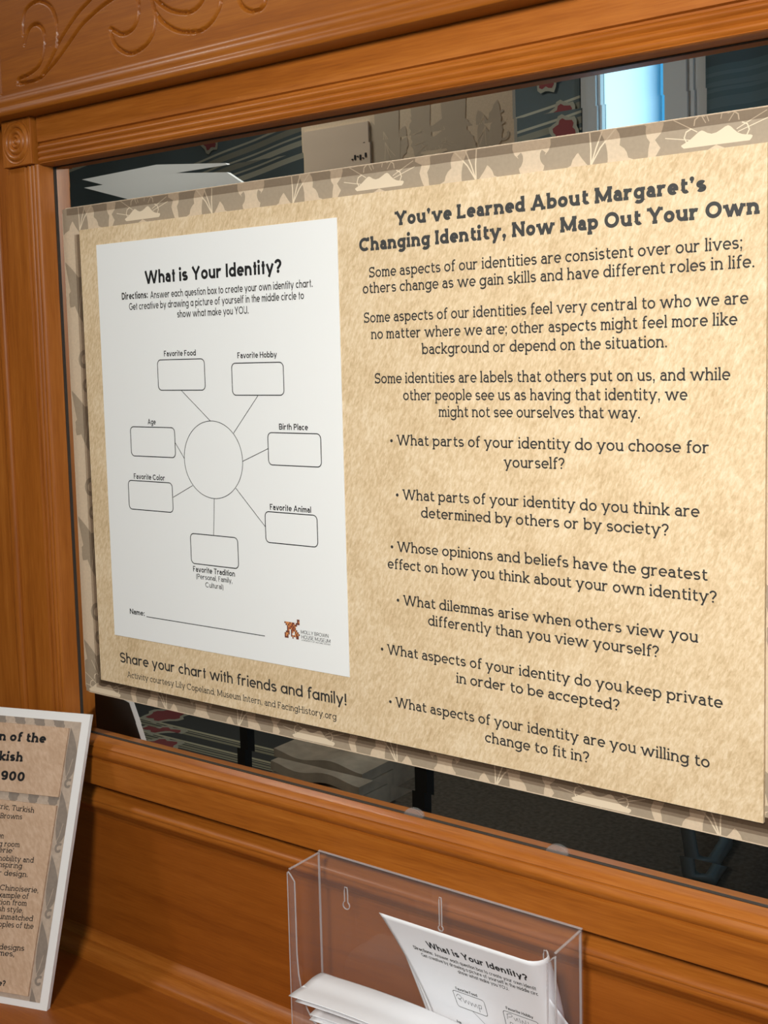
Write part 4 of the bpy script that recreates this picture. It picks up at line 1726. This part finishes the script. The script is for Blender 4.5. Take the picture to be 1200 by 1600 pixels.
def blossom(mb, c, ux, uy, r, seed, mi):
    rnd = random.Random(seed)
    c, ux, uy = Vector(c), Vector(ux), Vector(uy)
    for sc, m_ in ((1.35, mi + 1), (1.0, mi)):
        n = 22
        P = [c + r * sc * (1 + 0.15 * math.sin(6 * a + seed) + 0.12 * rnd.random()) * (math.cos(a) * ux + math.sin(a) * uy) + ux.cross(uy) * (0.002 if m_ == mi else 0.001) for a in [2 * math.pi * i / n for i in range(n)]]
        for i in range(n):
            mb.face([c + ux.cross(uy) * (0.002 if m_ == mi else 0.001), P[i], P[(i + 1) % n]], m_)


for sd, (X, Z) in enumerate(((-1.035, 0.70), (-1.10, 0.86), (-1.9, 0.55), (-2.9, 0.85), (-1.03, 0.35), (-2.4, 0.2))):
    blossom(mb, (X, RY0 + 0.043, Z), (-1, 0, 0), (0, 0, 1), 0.042, sd, 1)
tag(mb.build('wall_hanging', [STRIPED, ROSE, CREAM], None, smooth=True, fix=False), 'dark teal cloth with cream stripes and red flowers, reflected left of the window', 'wall hanging')
mb = MB(); mb.grid(folds(-0.47, 1.6, FLOOR + 0.02, 1.40, RY0 + 0.045, 0.02, 10), 120, 10, (0, 0.006, 0))
tag(mb.build('curtain', cloth_mat('teal_plain_cloth', (0, 0.05, 0), 2.2, (0.13, 0.20, 0.225), (0.17, 0.245, 0.27), False), None, smooth=True), 'plain dark teal curtain, reflected right of the window', 'curtain')
mb = MB(); mb.box(-4.3, -1.86, -3.05, -1.6, FLOOR, FLOOR + 0.012)
for sd, (X, Y_) in enumerate(((-2.80, -2.62), (-2.62, -2.42), (-3.2, -2.2), (-2.1, -2.85), (-3.4, -2.8))):
    blossom(mb, (X, Y_, FLOOR + 0.012), (1, 0, 0), (0, 1, 0), 0.075, sd + 7, 1)
tag(mb.build('rug', [RUG_M, ROSE, CREAM], None, fix=False), 'dark rug with tan stripes and red motifs, reflected under the board at lower left', 'rug')

# display panel of the same print facing the mirror
dp = thing('display_panel', (-0.70, -1.60, FLOOR), 'beige wallpaper-print display panel on a stand, reflected above the board', 'display panel')
mb = MB()
mb.box(-1.035, -0.365, -1.62, -1.605, -0.95, 0.80, 0)
mot = []
for j in range(3):
    mot += damask_motifs(-0.60, 0.60 - 0.42 * j, 1.5, 1)
    mot += damask_motifs(-0.60, 0.40 - 0.42 * j, 1.4, -1)
for j in range(3):
    for xa, wa in ((-0.775, 0.03), (-0.735, 0.026), (-0.655, 0.04), (-0.56, 0.05)):
        zt = 0.50 - 0.5 * j
        mot.append(('fill', [[(xa, zt - 0.20), (xa + wa, zt - 0.21), (xa + wa * 1.3, zt), (xa - wa * 0.3, zt)]], 1.4))
damask(mb, (-1.03, -0.37, -0.94, 0.79), mot, lambda x, z, l: (x, -1.6045 + 0.0003 * l, z), 1, 2)
mb.build('print_board', [BORDER_LIGHT, plain('panel_taupe_print', (0.43, 0.35, 0.255), 0.6), BORDER_LIGHT], dp, fix=False)
mb = MB(); mb.box(-1.025, -0.80, -1.604, -1.598, -0.93, 0.455)
tp = mb.build('tan_paper', plain('tan_plain_paper', (0.58, 0.46, 0.35), 0.7), dp)
mb = MB()
for i, (h0, h1) in enumerate(((0.388, 0.391), (0.388, 0.400), (0.394, 0.397), (0.386, 0.399), (0.388, 0.391), (0.391, 0.402))):
    xq = -0.862 + 0.009 * i
    mb.box(xq, xq + 0.006, -1.5975, -1.597, h0, h1)
mb.build('faint_dark_print', INK_BLACK, tp)
STAND = plain('black_steel', (0.02, 0.02, 0.02), 0.4)
mb = MB(); mb.box(-0.72, -0.68, -1.66, -1.625, FLOOR + 0.02, 0.5); mb.box(-0.95, -0.45, -1.78, -1.50, FLOOR, FLOOR + 0.02)  # post and foot added so the panel does not float
mb.build('stand', STAND, dp)

# white board edge seen at the upper left of the mirror
wb = thing('white_board', (-1.45, -1.5, FLOOR), 'white pointed board on a thin stand, reflected at the upper left of the mirror', 'board')
mb = MB()
slab(mb, [(-1.835, 0.405), (-1.50, 0.412), (-1.225, 0.385), (-1.085, 0.300), (-1.02, 0.06), (-1.34, 0.06), (-1.56, 0.330)], -1.51, -1.495)
mb.build('white_panel', plain('white_card', (0.82, 0.84, 0.84), 0.6), wb)
mb = MB(); mb.box(-1.27, -1.24, -1.54, -1.51, FLOOR + 0.02, 0.25); mb.box(-1.40, -1.10, -1.66, -1.40, FLOOR, FLOOR + 0.02)  # added support under the white board
mb.build('stand', STAND, wb)

# things on the dark floor
st_ = thing('pleated_stack', (-1.55, -2.45, FLOOR), 'stack of pleated tan cloth on the floor, reflected below the credit line', 'cloth stack')
TANC = plain('tan_cloth', (0.55, 0.45, 0.34), 0.8, noise=0.2, nscale=14)
mb = MB(); mb.box(-1.80, -1.42, -2.76, -2.46, FLOOR, FLOOR + 0.60)
mb.build('upright_bundle', TANC, st_)
for k in range(3):
    mb = MB()
    mb.grid(lambda u, v, k=k: Vector((-1.82 + 0.42 * u, -2.26 - 0.19 * v, FLOOR + 0.045 * (k + 1) + 0.010 * math.sin(u * 9 + k))), 30, 4, (0, 0, -0.036))
    mb.build('folded_layer', TANC, st_, smooth=40)
ch = thing('metal_chair', (0.0, -2.55, FLOOR), 'chair with curved silvery legs, reflected at the lower right of the mirror', 'chair')
STEEL = plain('brushed_steel', (0.45, 0.52, 0.55), 0.3, metal=0.8)
for sx in (-0.24, 0.14):
    mb = MB()
    mb.tube([(sx, -2.32, FLOOR + 0.50), (sx, -2.34, FLOOR + 0.30), (sx + 0.02, -2.38, FLOOR + 0.06), (sx + 0.06, -2.44, FLOOR + 0.022), (sx + 0.04, -2.62, FLOOR + 0.022), (sx, -2.72, FLOOR + 0.08), (sx, -2.74, FLOOR + 0.5)], 0.022, 10)
    mb.build('leg_loop', STEEL, ch, smooth=True)
mb = MB(); mb.box(-0.30, 0.20, -2.78, -2.30, FLOOR + 0.50, FLOOR + 0.545)
bevel(mb.build('seat', plain('tan_seat_pad', (0.42, 0.27, 0.15), 0.7), ch), 0.012, 3)
mb = MB(); mb.box(-0.30, 0.20, -2.80, -2.765, FLOOR + 0.546, FLOOR + 0.95)
bevel(mb.build('backrest', plain('tan_back_pad', (0.42, 0.27, 0.15), 0.7), ch), 0.012, 3)
